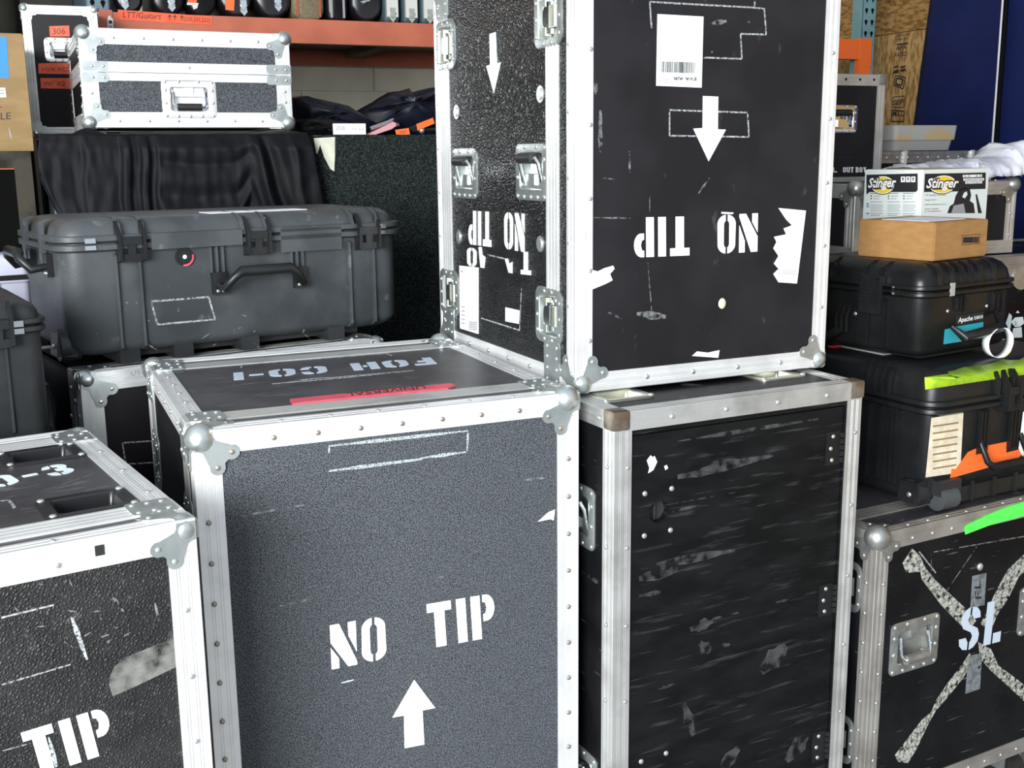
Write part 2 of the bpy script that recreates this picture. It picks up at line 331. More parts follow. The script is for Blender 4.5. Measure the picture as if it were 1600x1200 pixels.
# ------------------------------------------------------------------ flight-case hardware
def trim(T, name, A, B, P0, P1, ea, eb, m, t=.0025, ribs=True):
    nA, nB = A.N, B.N; dA = -nB; dB = -nA
    def leg(e):
        out = []
        if ribs and e > .02:
            for fr in (.26, .36, .62, .72):
                c = e*fr; out += [(c-.0012, 0), (c-.0007, .0009), (c+.0007, .0009), (c+.0012, 0)]
        return out
    pr = [(-t*.3, -t)]+[(a, -t+k) for a, k in leg(ea)]+[(ea, -t), (ea, 0), (0, 0), (0, eb), (-t, eb)]+[(-t+k, b) for b, k in leg(eb)[::-1]]+[(-t, -t*.3)]
    mb = MB(); mb.loft([[P+dA*a+dB*b for a, b in pr] for P in (Vector(P0), Vector(P1))]); return mb.build(name, m, T.o)
def edges(T, ev, eh, m, et=None, skip=()):
    W, D, H = T.w/2, T.d/2, T.h; et = et or eh; F, Lf, Rt, Bk, Tp, Bt = T.front, T.left, T.right, T.back, T.top, T.bottom; out = {}
    def c(x, y, z): return Vector((x*W, y*D, H if z > 0 else 0))
    up = Vector((0, 0, 1)); yy = Vector((0, 1, 0))
    for nm, A, B, p, q, ea, eb in (
        ('FL', F, Lf, c(-1, -1, -1), c(-1, -1, 1), ev, ev), ('FR', F, Rt, c(1, -1, -1), c(1, -1, 1), ev, ev),
        ('BL', Bk, Lf, c(-1, 1, -1), c(-1, 1, 1), ev, ev), ('BR', Bk, Rt, c(1, 1, -1), c(1, 1, 1), ev, ev),
        ('FT', F, Tp, c(-1, -1, 1), c(1, -1, 1), eh, et), ('FB', F, Bt, c(-1, -1, -1), c(1, -1, -1), eh, eh),
        ('BT', Bk, Tp, c(-1, 1, 1), c(1, 1, 1), eh, et), ('BB', Bk, Bt, c(-1, 1, -1), c(1, 1, -1), eh, eh),
        ('LT', Lf, Tp, c(-1, -1, 1), c(-1, 1, 1), eh, eh), ('LB', Lf, Bt, c(-1, -1, -1), c(-1, 1, -1), eh, eh),
        ('RT', Rt, Tp, c(1, -1, 1), c(1, 1, 1), eh, eh), ('RB', Rt, Bt, c(1, -1, -1), c(1, 1, -1), eh, eh)):
        t = .0014 if nm in ('FL', 'FR', 'BL', 'BR') else .0016 if nm in ('LT', 'RT', 'LB', 'RB') else .0025
        if nm not in skip: out[nm] = trim(T, 'edge_trim', A, B, p, q, ea, eb, m, t)
    return out
def panel(fr, m, holes=(), inset=0., th=.009, name='panel'):
    us = sorted({inset, fr.W-inset}|{u-w/2 for u, v, w, h in holes}|{u+w/2 for u, v, w, h in holes}); vs = sorted({inset, fr.H-inset}|{v-h/2 for u, v, w, h in holes}|{v+h/2 for u, v, w, h in holes})
    mb = MB()
    if not holes: fr.box(mb, us[0], us[-1], vs[0], vs[-1], -th, 0)
    else:
        for i in range(len(us)-1):
            for j in range(len(vs)-1):
                cu, cv = (us[i]+us[i+1])/2, (vs[j]+vs[j+1])/2
                if any(abs(cu-u) < w/2 and abs(cv-v) < h/2 for u, v, w, h in holes): continue
                fr.box(mb, us[i], us[i+1], vs[j], vs[j+1], -th, 0)
    return mb.build(name, m, fr.T.o)
def core(T, m='hole_dark', i=.034):
    mb = MB(); mb.box(-T.w/2+i, T.w/2-i, -T.d/2+i, T.d/2-i, .002+i*.5, T.h-i); return mb.build('body', m, T.o)
def lobe_plate(mb, fr, u, v, su, sv, k, n0=.0025, n1=.0042):
    # two-lobed wing of a ball corner on one face, growing from corner (u,v) along (su,sv)
    pts = [(0, 0), (.030, 0), (.031, .008), (.034, .014), (.046, .019)]
    pts += [(.060+.0125*math.cos(R(a)), .036+.0125*math.sin(R(a))) for a in range(-100, 81, 30)]
    pts += [(.053, .048), (.048, .053)]
    pts += [(.036+.0125*math.cos(R(a)), .060+.0125*math.sin(R(a))) for a in range(10, 191, 30)]
    pts += [(.019, .046), (.014, .034), (.008, .031), (0, .030)]
    fr.poly(mb, [(u+su*a*k, v+sv*b*k) for a, b in pts], n0, n1)
    return [(u+su*a*k, v+sv*b*k) for a, b in ((.060, .036), (.036, .060))]
def ball_corner(T, sx, sy, sz, m='zinc', k=1., r=.022, riv='rivet_metal', off=.013, star=False):
    W, D, H = T.w/2, T.d/2, T.h; c = Vector((sx*W, sy*D, H if sz > 0 else 0)); of = off if isinstance(off, tuple) else (off,)*3; ins = Vector((-sx*of[0], -sy*of[1], -sz*of[2]))
    mb = MB(); mb.sphere(c+ins, r, 16, 10)
    ff = T.front if sy < 0 else T.back; fl = T.left if sx < 0 else T.right; ft = T.top if sz > 0 else T.bottom; rv = []
    def cor(fr):
        q = c-fr.O; u, v = q.dot(fr.U), q.dot(fr.V); return u, v, (1 if u < fr.W/2 else -1), (1 if v < fr.H/2 else -1)
    for fr in (ff, fl, ft): rv.append((fr, lobe_plate(mb, fr, *cor(fr), k)))
    o = mb.build('ball_corner', m, T.o, 40)
    for fr, ps in rv: rivets(fr, ps, o, riv, .0045*k, .0042)
    return o
def cap_corner(T, sx, sy, sz, m='cap_rust', s=.036):
    W, D, H = T.w/2, T.d/2, T.h; c = Vector((sx*W, sy*D, H if sz > 0 else 0)); bm = bmesh.new(); bmesh.ops.create_cube(bm, size=1)
    for v in bm.verts: v.co = c+Vector((-sx*(s/2-.0045), -sy*(s/2-.0045), -sz*(s/2-.0045)))+Vector((v.co.x*s, v.co.y*s, v.co.z*s))
    bmesh.ops.bevel(bm, geom=list(bm.edges), offset=.005, segments=2, affect='EDGES', profile=.6)
    me = bpy.data.meshes.new('corner_cap'); bm.to_mesh(me); bm.free(); me.materials.append(MATS[m]); me.polygons.foreach_set('use_smooth', [True]*len(me.polygons)); me.set_sharp_from_angle(angle=R(40))
    o = bpy.data.objects.new('corner_cap', me); COL.objects.link(o); o.parent = T.o; return o
def run(a, b, n): return [a+(b-a)*(i+.5)/n for i in range(n)]
def hybrid(T, y, hw, m, t=.003, faces=('top', 'left', 'right'), gaps=()):
    # flat tongue-and-groove strip round the case at depth y (from the front); a strip per face
    out = []
    for f in faces:
        fr = getattr(T, f); mb = MB(); n = t
        if f in ('top', 'bottom'): lo, hi, ax = 0, fr.W, 'v'; pos = y
        elif f == 'left': lo, hi, ax = 0, fr.H, 'u'; pos = fr.W-y
        else: lo, hi, ax = 0, fr.H, 'u'; pos = y
        prof = []; K = 12
        for i in range(K+1):
            x = -hw/2+hw*i/K; prof.append((x, t if i % 3 else t*.66))
        prof = [(-hw/2, 0)]+prof+[(hw/2, 0)]
        def P(s, x, z): return fr.p(s, pos+x, z) if ax == 'v' else fr.p(pos+x, s, z)
        runs = [(lo, hi)]
        if f == 'left':
            for g0, g1 in gaps: runs = [r for q in runs for r in (((q[0], g0), (g1, q[1])) if q[0] < g0 < q[1] else (q,))]
        for r0, r1 in runs: mb = MB(); mb.loft([[P(s, x, z) for x, z in prof] for s in (r0, r1)]); out.append(mb.build('lid_extrusion', m, T.o))
    return out
def brace(fr, u, v, w, h, pts, m='zinc', riv='rivet_metal', n=.0032):
    mb = MB(); fr.poly(mb, rrect(u, v, w, h, .008, 2), .001, n+.0012); o = mb.build('corner_brace', m, fr.T.o)
    rivets(fr, [(u+a*w, v+b*h) for a, b in pts], o, riv, .0042, n+.0012); return o
def dish(fr, u, v, W, H, iw, ih, dp, m, name, r=.014, shift=(0, 0), t=.003):
    su, sv = shift; seg = 4; mb = MB()
    Ls = [(rrect(u, v, W, H, r, seg), 0), (rrect(u, v, W, H, r, seg), t*.7), (rrect(u, v, W-.004, H-.004, r, seg), t),
          (rrect(u+su, v+sv, iw+.004, ih+.004, .008, seg), t), (rrect(u+su, v+sv, iw, ih, .006, seg), t*.4), (rrect(u+su, v+sv, iw*.94, ih*.94, .006, seg), -dp)]
    mb.loft([[fr.p(a, b, n) for a, b in l] for l, n in Ls], False, True); return mb.build(name, m, fr.T.o, 35)
def latch(fr, u, v, W=.104, H=.108, m='zinc', vertical=True):
    o = dish(fr, u, v, W, H, W*.66, H*.70, .012, m, 'butterfly_latch', .02)
    k = []
    for a in (-.42, .42):
        for b in (-.30, -.02, .26): k.append((u+a*W, v+b*H))
    for a in (-.14, .14):
        for b in (-.43, .43): k.append((u+a*W, v+b*H))
    rivets(fr, k, o, 'rivet_metal', .0042, .003)
    mb = MB()   # keeper plate, hinge roll and twist wing
    fr.box(mb, u-W*.27, u-W*.02, v-H*.27, v+H*.27, -.010, -.004)
    mb.tube([fr.p(u+W*.17, v-H*.18, -.004), fr.p(u+W*.17, v+H*.18, -.004)], .007, 8)
    mb.tube([fr.p(u-W*.12, v+H*.17, -.003), fr.p(u-W*.12, v+H*.31, -.003)], .009, 8)
    mb.tube([fr.p(u-W*.12, v-H*.31, -.003), fr.p(u-W*.12, v-H*.17, -.003)], .009, 8)
    mb.build('hook', 'zinc_yellow', o, 40)
    mb = MB(); c = fr.p(u-W*.10, v, -.004); ring = []
    for i in range(12):
        a = 2*math.pi*i/12; ring.append((u-W*.12+.010*math.cos(a), v+.020*math.sin(a)))
    fr.poly(mb, ring, -.006, .001); fr.box(mb, u-W*.02, u+W*.05, v-H*.28, v+H*.24, -.008, .003); mb.build('twist_wing', 'chrome', o, 40); return o
def side_handle(fr, u, v, W, H, flip=1, m='zinc', grip='grip_rubber', inner=(.70, .62), shift=0., dp=.020, drop=False):
    o = dish(fr, u, v, W, H, W*inner[0], H*inner[1], dp, m, 'recessed_handle', .014, (0, shift*H))
    e = .43; k = [(u+a*W, v+b*H) for a, b in ((-e, -e), (-e, -.1), (-e, .22), (-e, e), (e, -e), (e, -.1), (e, .22), (e, e), (-.22, -.44), (0, -.44), (.22, -.44), (-.18, .44), (.18, .44))]
    rivets(fr, k, o, 'rivet_metal', .0045, .003)
    iw, ih = W*inner[0]/2*.86, H*inner[1]/2; vc = v+shift*H; g = flip*ih*.72; hb = -flip*ih*.62
    mb = MB(); mb.tube([fr.p(u-iw, vc+hb, -.002), fr.p(u-iw, vc+g*.6, .006), fr.p(u-iw*.86, vc+g, .010), fr.p(u+iw*.86, vc+g, .010), fr.p(u+iw, vc+g*.6, .006), fr.p(u+iw, vc+hb, -.002)], .0042, 8); mb.build('bail', 'chrome', o, 40)
    mb = MB(); mb.tube([fr.p(u-iw*.80, vc+g, .010), fr.p(u+iw*.72, vc+g, .010)], .0105, 12); mb.build('grip', grip, o, 40)
    mb = MB(); fr.box(mb, u-iw*.95, u+iw*.95, vc+hb-.012, vc+hb+.014, -dp*.9, -.004); fr.box(mb, u-.012, u+.012, vc+hb-.006, vc+hb+.016, -.004, .001); mb.build('hinge_plate', m, o); return o
def caster(T, x, y, m='zinc', hgt=.13):
    mb = MB(); mb.box(x-.04, x+.04, y-.045, y+.045, -.006, 0); mb.box(x-.03, x-.025, y-.03, y+.02, -hgt*.65, -.006); mb.box(x+.025, x+.03, y-.03, y+.02, -hgt*.65, -.006)
    o = mb.build('caster', m, T.o); mb = MB(); mb.tube([(x-.02, y-.01, -hgt+.045), (x+.02, y-.01, -hgt+.045)], .045, 16); mb.build('wheel', 'grip_rubber', o, 40)
def casters(T, hgt=.13):
    for sx in (-1, 1):
        for sy in (-1, 1): caster(T, sx*(T.w/2-.09), sy*(T.d/2-.09), hgt=hgt)
def top_dish(fr, u, v, W, H, m, name='caster_dish', rv='rivet_metal', dp=.018, inner=(.68, .62)):
    o = dish(fr, u, v, W, H, W*inner[0], H*inner[1], dp, m, name, .016, t=.0035)
    rivets(fr, [(u+a*W*.43, v+b*H*.40) for a in (-1, 1) for b in (-1, 1)], o, rv, .0055, .0035); return o
# ------------------------------------------------------------------ the storage bay
def struct(mb, name, m, smooth=None): return tag(mb.build(name, m, None, smooth), kind='structure')
def rbox(mb, a0, a1, b0, b1, z0, z1): return mb.prism([room(a0, b0, z0), room(a1, b0, z0), room(a1, b1, z0), room(a0, b1, z0)], [room(a0, b0, z1), room(a1, b0, z1), room(a1, b1, z1), room(a0, b1, z1)])
struct(rbox(MB(), -5, 7, -7, 6, -.1, 0), 'floor', 'concrete')
struct(rbox(MB(), -5, 7, 5.3, 5.45, 0, 4.2), 'wall_back', 'wall_beige')
struct(rbox(MB(), -5.1, -5, 1.5, 5.3, 0, 4.2), 'wall_left', 'wall_beige')
struct(rbox(MB(), -5.1, 7.1, 1.1, 5.45, 4.2, 4.3), 'ceiling', 'ceiling_white')
# ================================================================== the big cases in front
# ---- centre case: speckled front, NO TIP and an arrow
F = Thing('flight_case', 'speckled grey flight case with upright white NO TIP and up arrow, front centre', 'flight case', (-.497, 1.671, .13), 23.47, .67, .679, .983)
core(F); fr = F.front
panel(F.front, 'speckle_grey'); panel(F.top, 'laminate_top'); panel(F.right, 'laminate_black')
e = edges(F, .042, .036, 'aluminium', .037)
lat = [F.left.uv(247, 662), F.left.uv(292, 748)]
fv = .118; bv = F.d-.085
panel(F.left, 'laminate_black', [(F.d-.096, .80, .085, .09), (.096, .80, .085, .09)])
panel(F.back, 'laminate_black')
for y in (.096, F.d-.096): hybrid(F, y, .054, 'aluminium_worn', gaps=[(.80-.046, .80+.046)])
for y in (.096, F.d-.096): latch(F.left, F.d-y, .80)
for s in ((-1, -1, 1), (1, -1, 1), (-1, 1, 1), (1, 1, 1), (-1, -1, -1), (1, -1, -1)): ball_corner(F, *s, k=.98 if s[0] < 0 else 1., r=.025, off=.013 if s[0] < 0 else (.020, .010, .010), riv='rivet_rust' if s[1] < 0 else 'rivet_metal')
rivets(fr, [(.016, z) for z in run(.05, .87, 12)], e['FL'], 'rivet_rust', .0045); rivets(fr, [(F.w-.020, z) for z in run(.05, .90, 12)], e['FR'], 'rivet_rust', .0045)
rivets(fr, [(x, F.h-.020) for x in run(.09, F.w-.08, 7)], e['FT'], 'rivet_rust', .0045)
rivets(F.top, [(x, .015) for x in run(.10, F.w-.08, 6)], e['FT']); rivets(F.top, [(.020, y) for y in run(.10, F.d-.08, 6)], e['LT']); rivets(F.top, [(F.w-.018, y) for y in run(.10, F.d-.10, 5)], e['RT'])
rivets(F.left, [(y, F.h-.018) for y in run(.11, F.d-.12, 5)], e['LT'])
for x in (.035, F.w-.035):
    for y in (.096, F.d-.096): brace(F.top, x, y, .058, .066, ((-.3, -.28), (.05, -.28), (.35, -.28), (-.3, .28), (.05, .28), (.35, .28)))
for y in (.096, F.d-.096): brace(F.left, F.d-y, F.h-.035, .05, .06, ((-.3, -.28), (.3, -.28), (-.3, .28), (.3, .28)))
stencil(fr, 'NO', (518, 1046), (604, 1029), (515, 977)); stencil(fr, 'TIP', (671, 1013), (775, 994), (666, 944))
decal(fr, [(647, 1062), (613, 1121), (631, 1118), (632, 1169), (663, 1163), (660, 1110), (680, 1106)], 'white_paint', 'stencil_arrow')
for a, b, wd in (((513, 697), (731, 673), .009), ((513, 736), (660, 717), .010), ((655, 716), (729, 706), .007), ((731, 674), (730, 704), .006), ((514, 697), (514, 708), .005)): streak(fr, a, b, wd, 'chalk')
decal(fr, [(840, 815), (857, 800), (867, 796), (865, 813), (860, 811)], 'sticker_white', 'paper_scrap')
streak(fr, (437, 947), (492, 934), .007, 'chalk_faint'); streak(fr, (533, 1067), (553, 1062), .004, 'grey_paint'); streak(fr, (376, 806), (475, 789), .006, 'chalk_faint'); streak(fr, (820, 750), (850, 747), .008, 'chalk_faint'); streak(fr, (680, 903), (694, 901), .005, 'chalk_faint')
stencil(F.top, 'FOH CO-1', (672.5, 558.8), (364.5, 583), (683, 568.5), 'grey_paint')
outline(F.top, [(377, 575), (377.5, 570), (604, 552.5), (612, 556)], .004, 'chalk_fine', closed=False)
streak(F.top, (425, 600), (646, 579), .018, 'chalk_fine'); streak(F.top, (470, 594), (520, 590), .03, 'chalk_fine')
tp = decal(F.top, [(453, 627), (580, 614), (704, 602), (712, 605), (700, 609.5), (600, 619), (457, 634)], 'tape_red', 'red_tape', None, .0005, .0042); tag(tp, 'red tape strip with faded handwriting')
lettering(F.top, 'UNIVERSAL', (662, 606), (540, 618), (666, 611), 'ink', 'handwriting', tp, .0047)
casters(F)
# ---- lower left case: TIP / CO-3
Lc = Thing('flight_case', 'leather-textured black flight case with CO-3 on its lid and TIP on its front, lower left', 'flight case', (-.937, 1.12, .13), 33.45, .60, .633, .917)
core(Lc); fr = Lc.front; panel(fr, 'leather_black'); panel(Lc.left, 'laminate_black'); panel(Lc.right, 'laminate_black'); panel(Lc.back, 'laminate_black')
d1 = Lc.top.uv(101, 707); d2 = Lc.top.uv(175, 781); d1 = (min(d1[0], .496), d1[1]); d2 = (min(d2[0], .496), d2[1])
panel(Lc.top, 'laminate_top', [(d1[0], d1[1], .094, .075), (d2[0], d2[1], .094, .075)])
e = edges(Lc, .040, .040, 'aluminium', .029)
for y in (.080, Lc.d-.07): hybrid(Lc, y, .056, 'aluminium')
for s in ((1, -1, 1), (1, 1, 1), (-1, -1, 1), (-1, 1, 1), (1, -1, -1)): ball_corner(Lc, *s, k=.88, r=.021)
for d in (d1, d2): top_dish(Lc.top, d[0], d[1], .128, .105, 'recess_plastic', 'recessed_dish', inner=(.70, .66))
rivets(fr, [(x, Lc.h-.026) for x in (.09, .24, .42)], e['FT']); rivets(fr, [(Lc.w-.020, z) for z in run(.05, .84, 8)], e['FR']); rivets(Lc.top, [(Lc.w-.018, y) for y in (.16, .30, .44, .54)], e['RT']); rivets(Lc.top, [(x, .013) for x in (.1, .26, .42)], e['FT'])
brace(Lc.top, Lc.w-.036, .080, .062, .062, ((-.35, -.3), (0, -.3), (.32, -.3), (-.35, .3), (0, .3), (.32, .3))); brace(Lc.top, Lc.w-.036, Lc.d-.07, .062, .062, ((-.35, -.3), (0, -.3), (.32, -.3), (-.35, .3), (0, .3), (.32, .3)))
u0, v0 = fr.uv(155, 859); decal(fr, [(u0-.006, v0-.007), (u0+.006, v0-.007), (u0+.006, v0+.007), (u0-.006, v0+.007)], 'print_black', 'black_spot', None, .0026, .0032, px=False)
stencil(fr, 'TIP', (52, 1215), (182, 1172), (32, 1145))
stencil(Lc.top, 'CO-3', (-70, 775), (121, 737), (-88, 760), 'pale_paint', kern=.16)
outline(Lc.top, [(-20, 784), (14, 782), (23, 793), (21, 794)], .004, 'chalk_fine', closed=False)
streak(Lc.top, (65, 768), (145, 741), .003, 'chalk_faint')
outline(fr, [(2, 965), (84, 945)], .0025, 'chalk_fine', 'scratch', False); outline(fr, [(2, 1070), (110, 1038)], .002, 'chalk_fine', 'scratch', False); streak(fr, (112, 965), (136, 1031), .008, 'chalk'); streak(fr, (4, 1173), (48, 1161), .003, 'chalk_fine'); streak(fr, (76, 1152), (88, 1198), .008, 'chalk'); streak(fr, (242, 942), (248, 971), .005, 'chalk_faint')
for k in range(26):
    x, y = random.uniform(0, 225), random.uniform(895, 1010); streak(fr, (x, y), (x+random.uniform(-14, 14), y+random.uniform(-10, 10)), .003, 'chalk_faint')
tag(decal(fr, [(170, 1070), (172, 1056), (178, 1042), (196, 1027), (240, 1009), (277, 996), (279, 1040), (210, 1073), (176, 1088)], 'tape_clear', 'clear_tape'), 'crumpled strip of clear tape')
casters(Lc)
# ---- tall case standing upside down on the door case
TT = Thing('flight_case', 'tall upside-down black flight case with inverted NO TIP and a down arrow', 'flight case', (.1185, 2.021, 1.0965), 24.67, .581, .687, .813)
core(TT); fr = TT.front; lf = TT.left
sp1 = TT.left.W-TT.left.uv(864, 300)[0]; sp2 = TT.left.W-TT.left.uv(699, 300)[0]
la = [lf.uv(858, 493), lf.uv(703, 457), lf.uv(697, 71), lf.uv(857, 26)]
ha = [lf.uv(727, 271), lf.uv(831, 269)]
panel(fr, 'laminate_smooth'); panel(TT.right, 'laminate_black'); panel(TT.top, 'laminate_black'); panel(TT.back, 'laminate_black'); panel(TT.bottom, 'laminate_black')
panel(lf, 'leather_sheen', [(u, v, .085, .09) for u, v in la]+[(u, v-.006, .098, .078) for u, v in ha])
e = edges(TT, .034, .034, 'aluminium')
for y in (sp1, sp2): hybrid(TT, y, .052, 'aluminium', faces=('left', 'right', 'top'), gaps=[(v-.048, v+.048) for u, v in la if abs((TT.d-y)-u) < .15])
for i, (u, v) in enumerate(la): latch(lf, u, v, .112, .108)
for u, v in ha: side_handle(lf, u, v, .138, .108, 1, shift=.02)
for s in ((-1, -1, -1), (1, -1, -1), (-1, 1, -1), (-1, -1, 1), (1, -1, 1), (-1, 1, 1)): ball_corner(TT, *s, k=.92, r=.020, off=(.014, .007, .014))
for y in (sp1, sp2):
    for z in (.04, TT.h-.04): brace(lf, TT.d-y, z, .066, .085, ((-.3, -.38), (-.3, -.12), (.3, -.38), (.3, -.12), (-.3, .14), (.3, .14), (-.3, .38), (.3, .38)))
for px, py in ((766, 97+16), (845, 147), (714, 175), (718, 370), (845, 381)):
    if (px, py) == (766, 113): continue
    u, v = lf.uv(px, py); mb = MB()
    for rr, n0, n1 in ((.016, .0002, .002), (.010, .002, .0045)): lf.poly(mb, [(u+rr*math.cos(2*math.pi*i/12), v+rr*math.sin(2*math.pi*i/12)) for i in range(12)], n0, n1)
    mb.build('bolt_washer', 'rivet_metal', TT.o)
rivets(fr, [(.028, z) for z in run(.03, .81, 6)], e['FL']); rivets(fr, [(TT.w-.014, z) for z in run(.06, .81, 6)], e['FR']); rivets(fr, [(x, .016) for x in run(.10, TT.w-.06, 4)], e['FB'], r=.005)
rivets(lf, [(y, .018) for y in run(.13, TT.d-.14, 4)], e['LB'], r=.005); rivets(lf, [(TT.d-.024, z) for z in run(.1, .8, 6)], e['FL'], r=.0035); rivets(lf, [(.015, z) for z in run(.1, .8, 7)], e['BL'], r=.0035)
# front prints
st = decal(fr, [(1027, 22), (1099, 26), (1096, 137), (1025, 134)], 'sticker_white', 'shipping_sticker'); tag(st, 'white airline sticker with barcode, upside down')
mb = MB(); random.seed(3); x = 0.
while x < 1:
    wd = random.choice((.008, .008, .014, .02)); a = fr.uv(1033+54*x, 96+1.5*x); b = fr.uv(1033+54*min(x+wd, 1), 96+1.5*x); c = fr.uv(1033+54*x, 113+1.5*x)
    fr.poly(mb, [(a[0], a[1]), (b[0], b[1]), (b[0], c[1]), (a[0], c[1])], .0007, .0011); x += wd+random.choice((.008, .012, .02))
mb.build('barcode', 'print_black', st)
lettering(fr, 'EVA AIR', (1087.5, 121), (1051, 120), (1087.5, 126.3), 'print_black', 'lettering', st, .0011, fat=.02)
u, v = fr.uv(1041, 126); mb = MB()
for i in range(8):
    a = 2*math.pi*i/8; fr.poly(mb, [(u+.0032*math.cos(a)+.0012*math.cos(b), v+.0032*math.sin(a)+.0012*math.sin(b)) for b in (0, 1.57, 3.14, 4.71)], .0007, .0011)
mb.build('emblem', 'print_grey', st)
decal(fr, [(1098, 150), (1122, 151), (1121.5, 202), (1134, 202.5), (1107, 252), (1083, 201), (1097.5, 200)], 'white_paint', 'stencil_arrow')
stencil(fr, 'NO', (1184, 333), (1121, 336), (1183, 393)); stencil(fr, 'TIP', (1077, 338), (990, 340), (1077, 399))
ls = decal(fr, [(1216, 325), (1259, 329), (1245, 443), (1216, 441), (1208, 428), (1216, 420), (1209, 412), (1216, 400), (1208, 388), (1213, 378), (1209, 370), (1228, 366), (1224, 357), (1237, 352), (1228, 343)], 'sticker_white', 'torn_sticker'); tag(ls, 'torn white baggage sticker')
lettering(fr, '20039012', (1244, 421.5), (1215, 420.5), (1244, 430), 'print_grey', 'lettering', ls, .0011)
decal(fr, [(926, 422), (934, 424), (944, 419), (958, 415), (960, 420), (953, 428), (957, 438), (945, 444), (923, 453)], 'sticker_white', 'paper_scrap'); decal(fr, [(1081, 556), (1089, 549), (1106, 551), (1124, 547), (1122, 559)], 'sticker_white', 'paper_scrap')
decal(fr, [(1127, 331), (1146, 332), (1145, 334.5), (1127, 334)], 'sticker_white', 'paper_scrap')
u, v = fr.uv(1127, 474); mb = MB(); mb.sphere(fr.p(u, v, .003), .009, 8, 6, (1, .5, 1.2)); mb.build('putty_blob', 'gum', TT.o, 60)
outline(fr, [(1046, 172), (1168, 176), (1170, 214), (1046, 212)], .003, 'chalk_fine'); outline(fr, [(1015, 3), (1179, 12), (1179, 2)], .003, 'chalk_fine', closed=False); outline(fr, [(1015, 3), (1018, 44)], .003, 'chalk_fine', closed=False); outline(fr, [(1194, 13), (1197, 54), (1157, 53), (1159, 92), (1099, 90)], .003, 'chalk_fine', closed=False); outline(fr, [(1179, 12), (1195, 14)], .003, 'chalk_fine', closed=False)
for a, b, wd in (((938, 172), (938, 238), .012), ((983, 236), (984, 270), .006), ((930, 124), (931, 148), .010), ((1108, 278), (1090, 304), .006), ((1012, 410), (1018, 485), .003), ((995, 490), (1040, 495), .02), ((950, 488), (972, 498), .006), ((938, 278), (960, 280), .003), ((1110, 37), (1135, 33), .012), ((928, 340), (985, 341), .004), ((1015, 305), (1015, 332), .002), ((1168, 34), (1176, 36), .006), ((1112, 80), (1114, 86), .008)): streak(fr, a, b, wd, 'chalk_faint')
# left-side prints
decal(lf, [(765, 53), (775, 50), (777, 99), (783, 97), (772, 146), (760, 103), (766, 101)], 'pale_paint', 'stencil_arrow')
stencil(lf, 'NO', (820, 334), (788, 331), (820, 394)); stencil(lf, 'TIP', (768, 331), (732, 329), (768, 386))
stencil(lf, 'O', (745, 388), (730, 386), (745, 418)); decal(lf, [(748, 386), (753, 386), (754, 398), (759, 402), (757, 419), (751, 418)], 'white_paint', 'stencil_lettering'); decal(lf, [(789, 404), (794, 404), (796, 412), (801, 409), (801, 427), (795, 426)], 'white_paint', 'stencil_lettering'); stencil(lf, 'T', (830, 394), (814, 393), (830, 430))
ws = decal(lf, [(718, 415), (748, 418), (748, 522), (719, 513)], 'sticker_white', 'baggage_sticker'); tag(ws, 'tall white baggage sticker')
for (x0, y0, x1, y1) in ((721, 478, 727, 510), (733, 502, 746, 516)): 
    for k in range(5): decal(lf, [(x0, y0+(y1-y0)*k/5), (x1, y0+(y1-y0)*k/5+1.2), (x1, y0+(y1-y0)*k/5+3), (x0, y0+(y1-y0)*k/5+1.8)], 'print_grey', 'print_bar', ws, .0007, .0010)
decal(lf, [(721, 423), (723.5, 423.5), (723.5, 425), (721, 424.5)], 'print_black', 'print_bar', ws, .0007, .0010)
decal(lf, [(790, 480), (812, 485), (811, 506), (790, 502)], 'sticker_white', 'blank_sticker')
outline(lf, [(752, 497), (812, 516), (815, 450)], .003, 'chalk_fine', closed=False); outline(lf, [(762, 398), (788, 404)], .003, 'chalk_fine', closed=False)
# ---- door case under it
D = Thing('door_case', 'black wooden case with a hinged door, round finger hole and aluminium edges', 'road case', (.178, 1.887, .13), 26.39, .571, .50, .955)
core(D, i=.045); fr = D.front
dl = fr.uv(989, 686); dr = fr.uv(1322, 632); db = fr.uv(989, 1200)
hu, hv = fr.uv(1031, 800); hr = .021
du0, du1 = dl[0], D.w-.042; dv1 = (dl[1]+dr[1])/2; dv0 = .06
# frame round the door
mb = MB()
for a in ((.0, du0-.003, 0, D.h), (du1+.003, D.w, 0, D.h), (du0-.003, du1+.003, dv1+.003, D.h), (du0-.003, du1+.003, 0, dv0-.003)): fr.box(mb, *a, -.02, 0)
mb.build('face_frame', 'painted_door', D.o)
# door slab with a round hole
mb = MB(); K = 24; ring = [(hu+hr*math.cos(2*math.pi*i/K), hv+hr*math.sin(2*math.pi*i/K)) for i in range(K)]; s = .05; sq = []
for i in range(K):
    c, sn = math.cos(2*math.pi*i/K), math.sin(2*math.pi*i/K); k = s/max(abs(c), abs(sn)); sq.append((hu+c*k*.8, hv+sn*k))
mb.loft([[fr.p(*p, -.018) for p in ring], [fr.p(*p, -.003) for p in ring], [fr.p(*p, -.003) for p in sq]], False, False)
x0, x1, z0, z1 = hu-s*.8, hu+s*.8, hv-s, hv+s
for a in ((du0, x0, dv0, dv1), (x1, du1, dv0, dv1), (x0, x1, dv0, z0), (x0, x1, z1, dv1)): fr.box(mb, *a, -.018, -.003)
door = mb.build('door', 'painted_door', D.o)
mb = MB(); fr.poly(mb, [(hu+.03*math.cos(2*math.pi*i/16), hv+.03*math.sin(2*math.pi*i/16)) for i in range(16)], -.032, -.028); fr.box(mb, hu+.0, hu+.002, hv-.02, hv+.02, -.028, -.018); mb.build('lock_plate', 'plastic_worn', door)
rivets(fr, [fr.uv(*p) for p in ((1009, 772), (1051, 764), (1008, 838), (1049, 829), (1003, 1191), (1042, 1178))], door, 'rivet_metal', .0055, -.003)
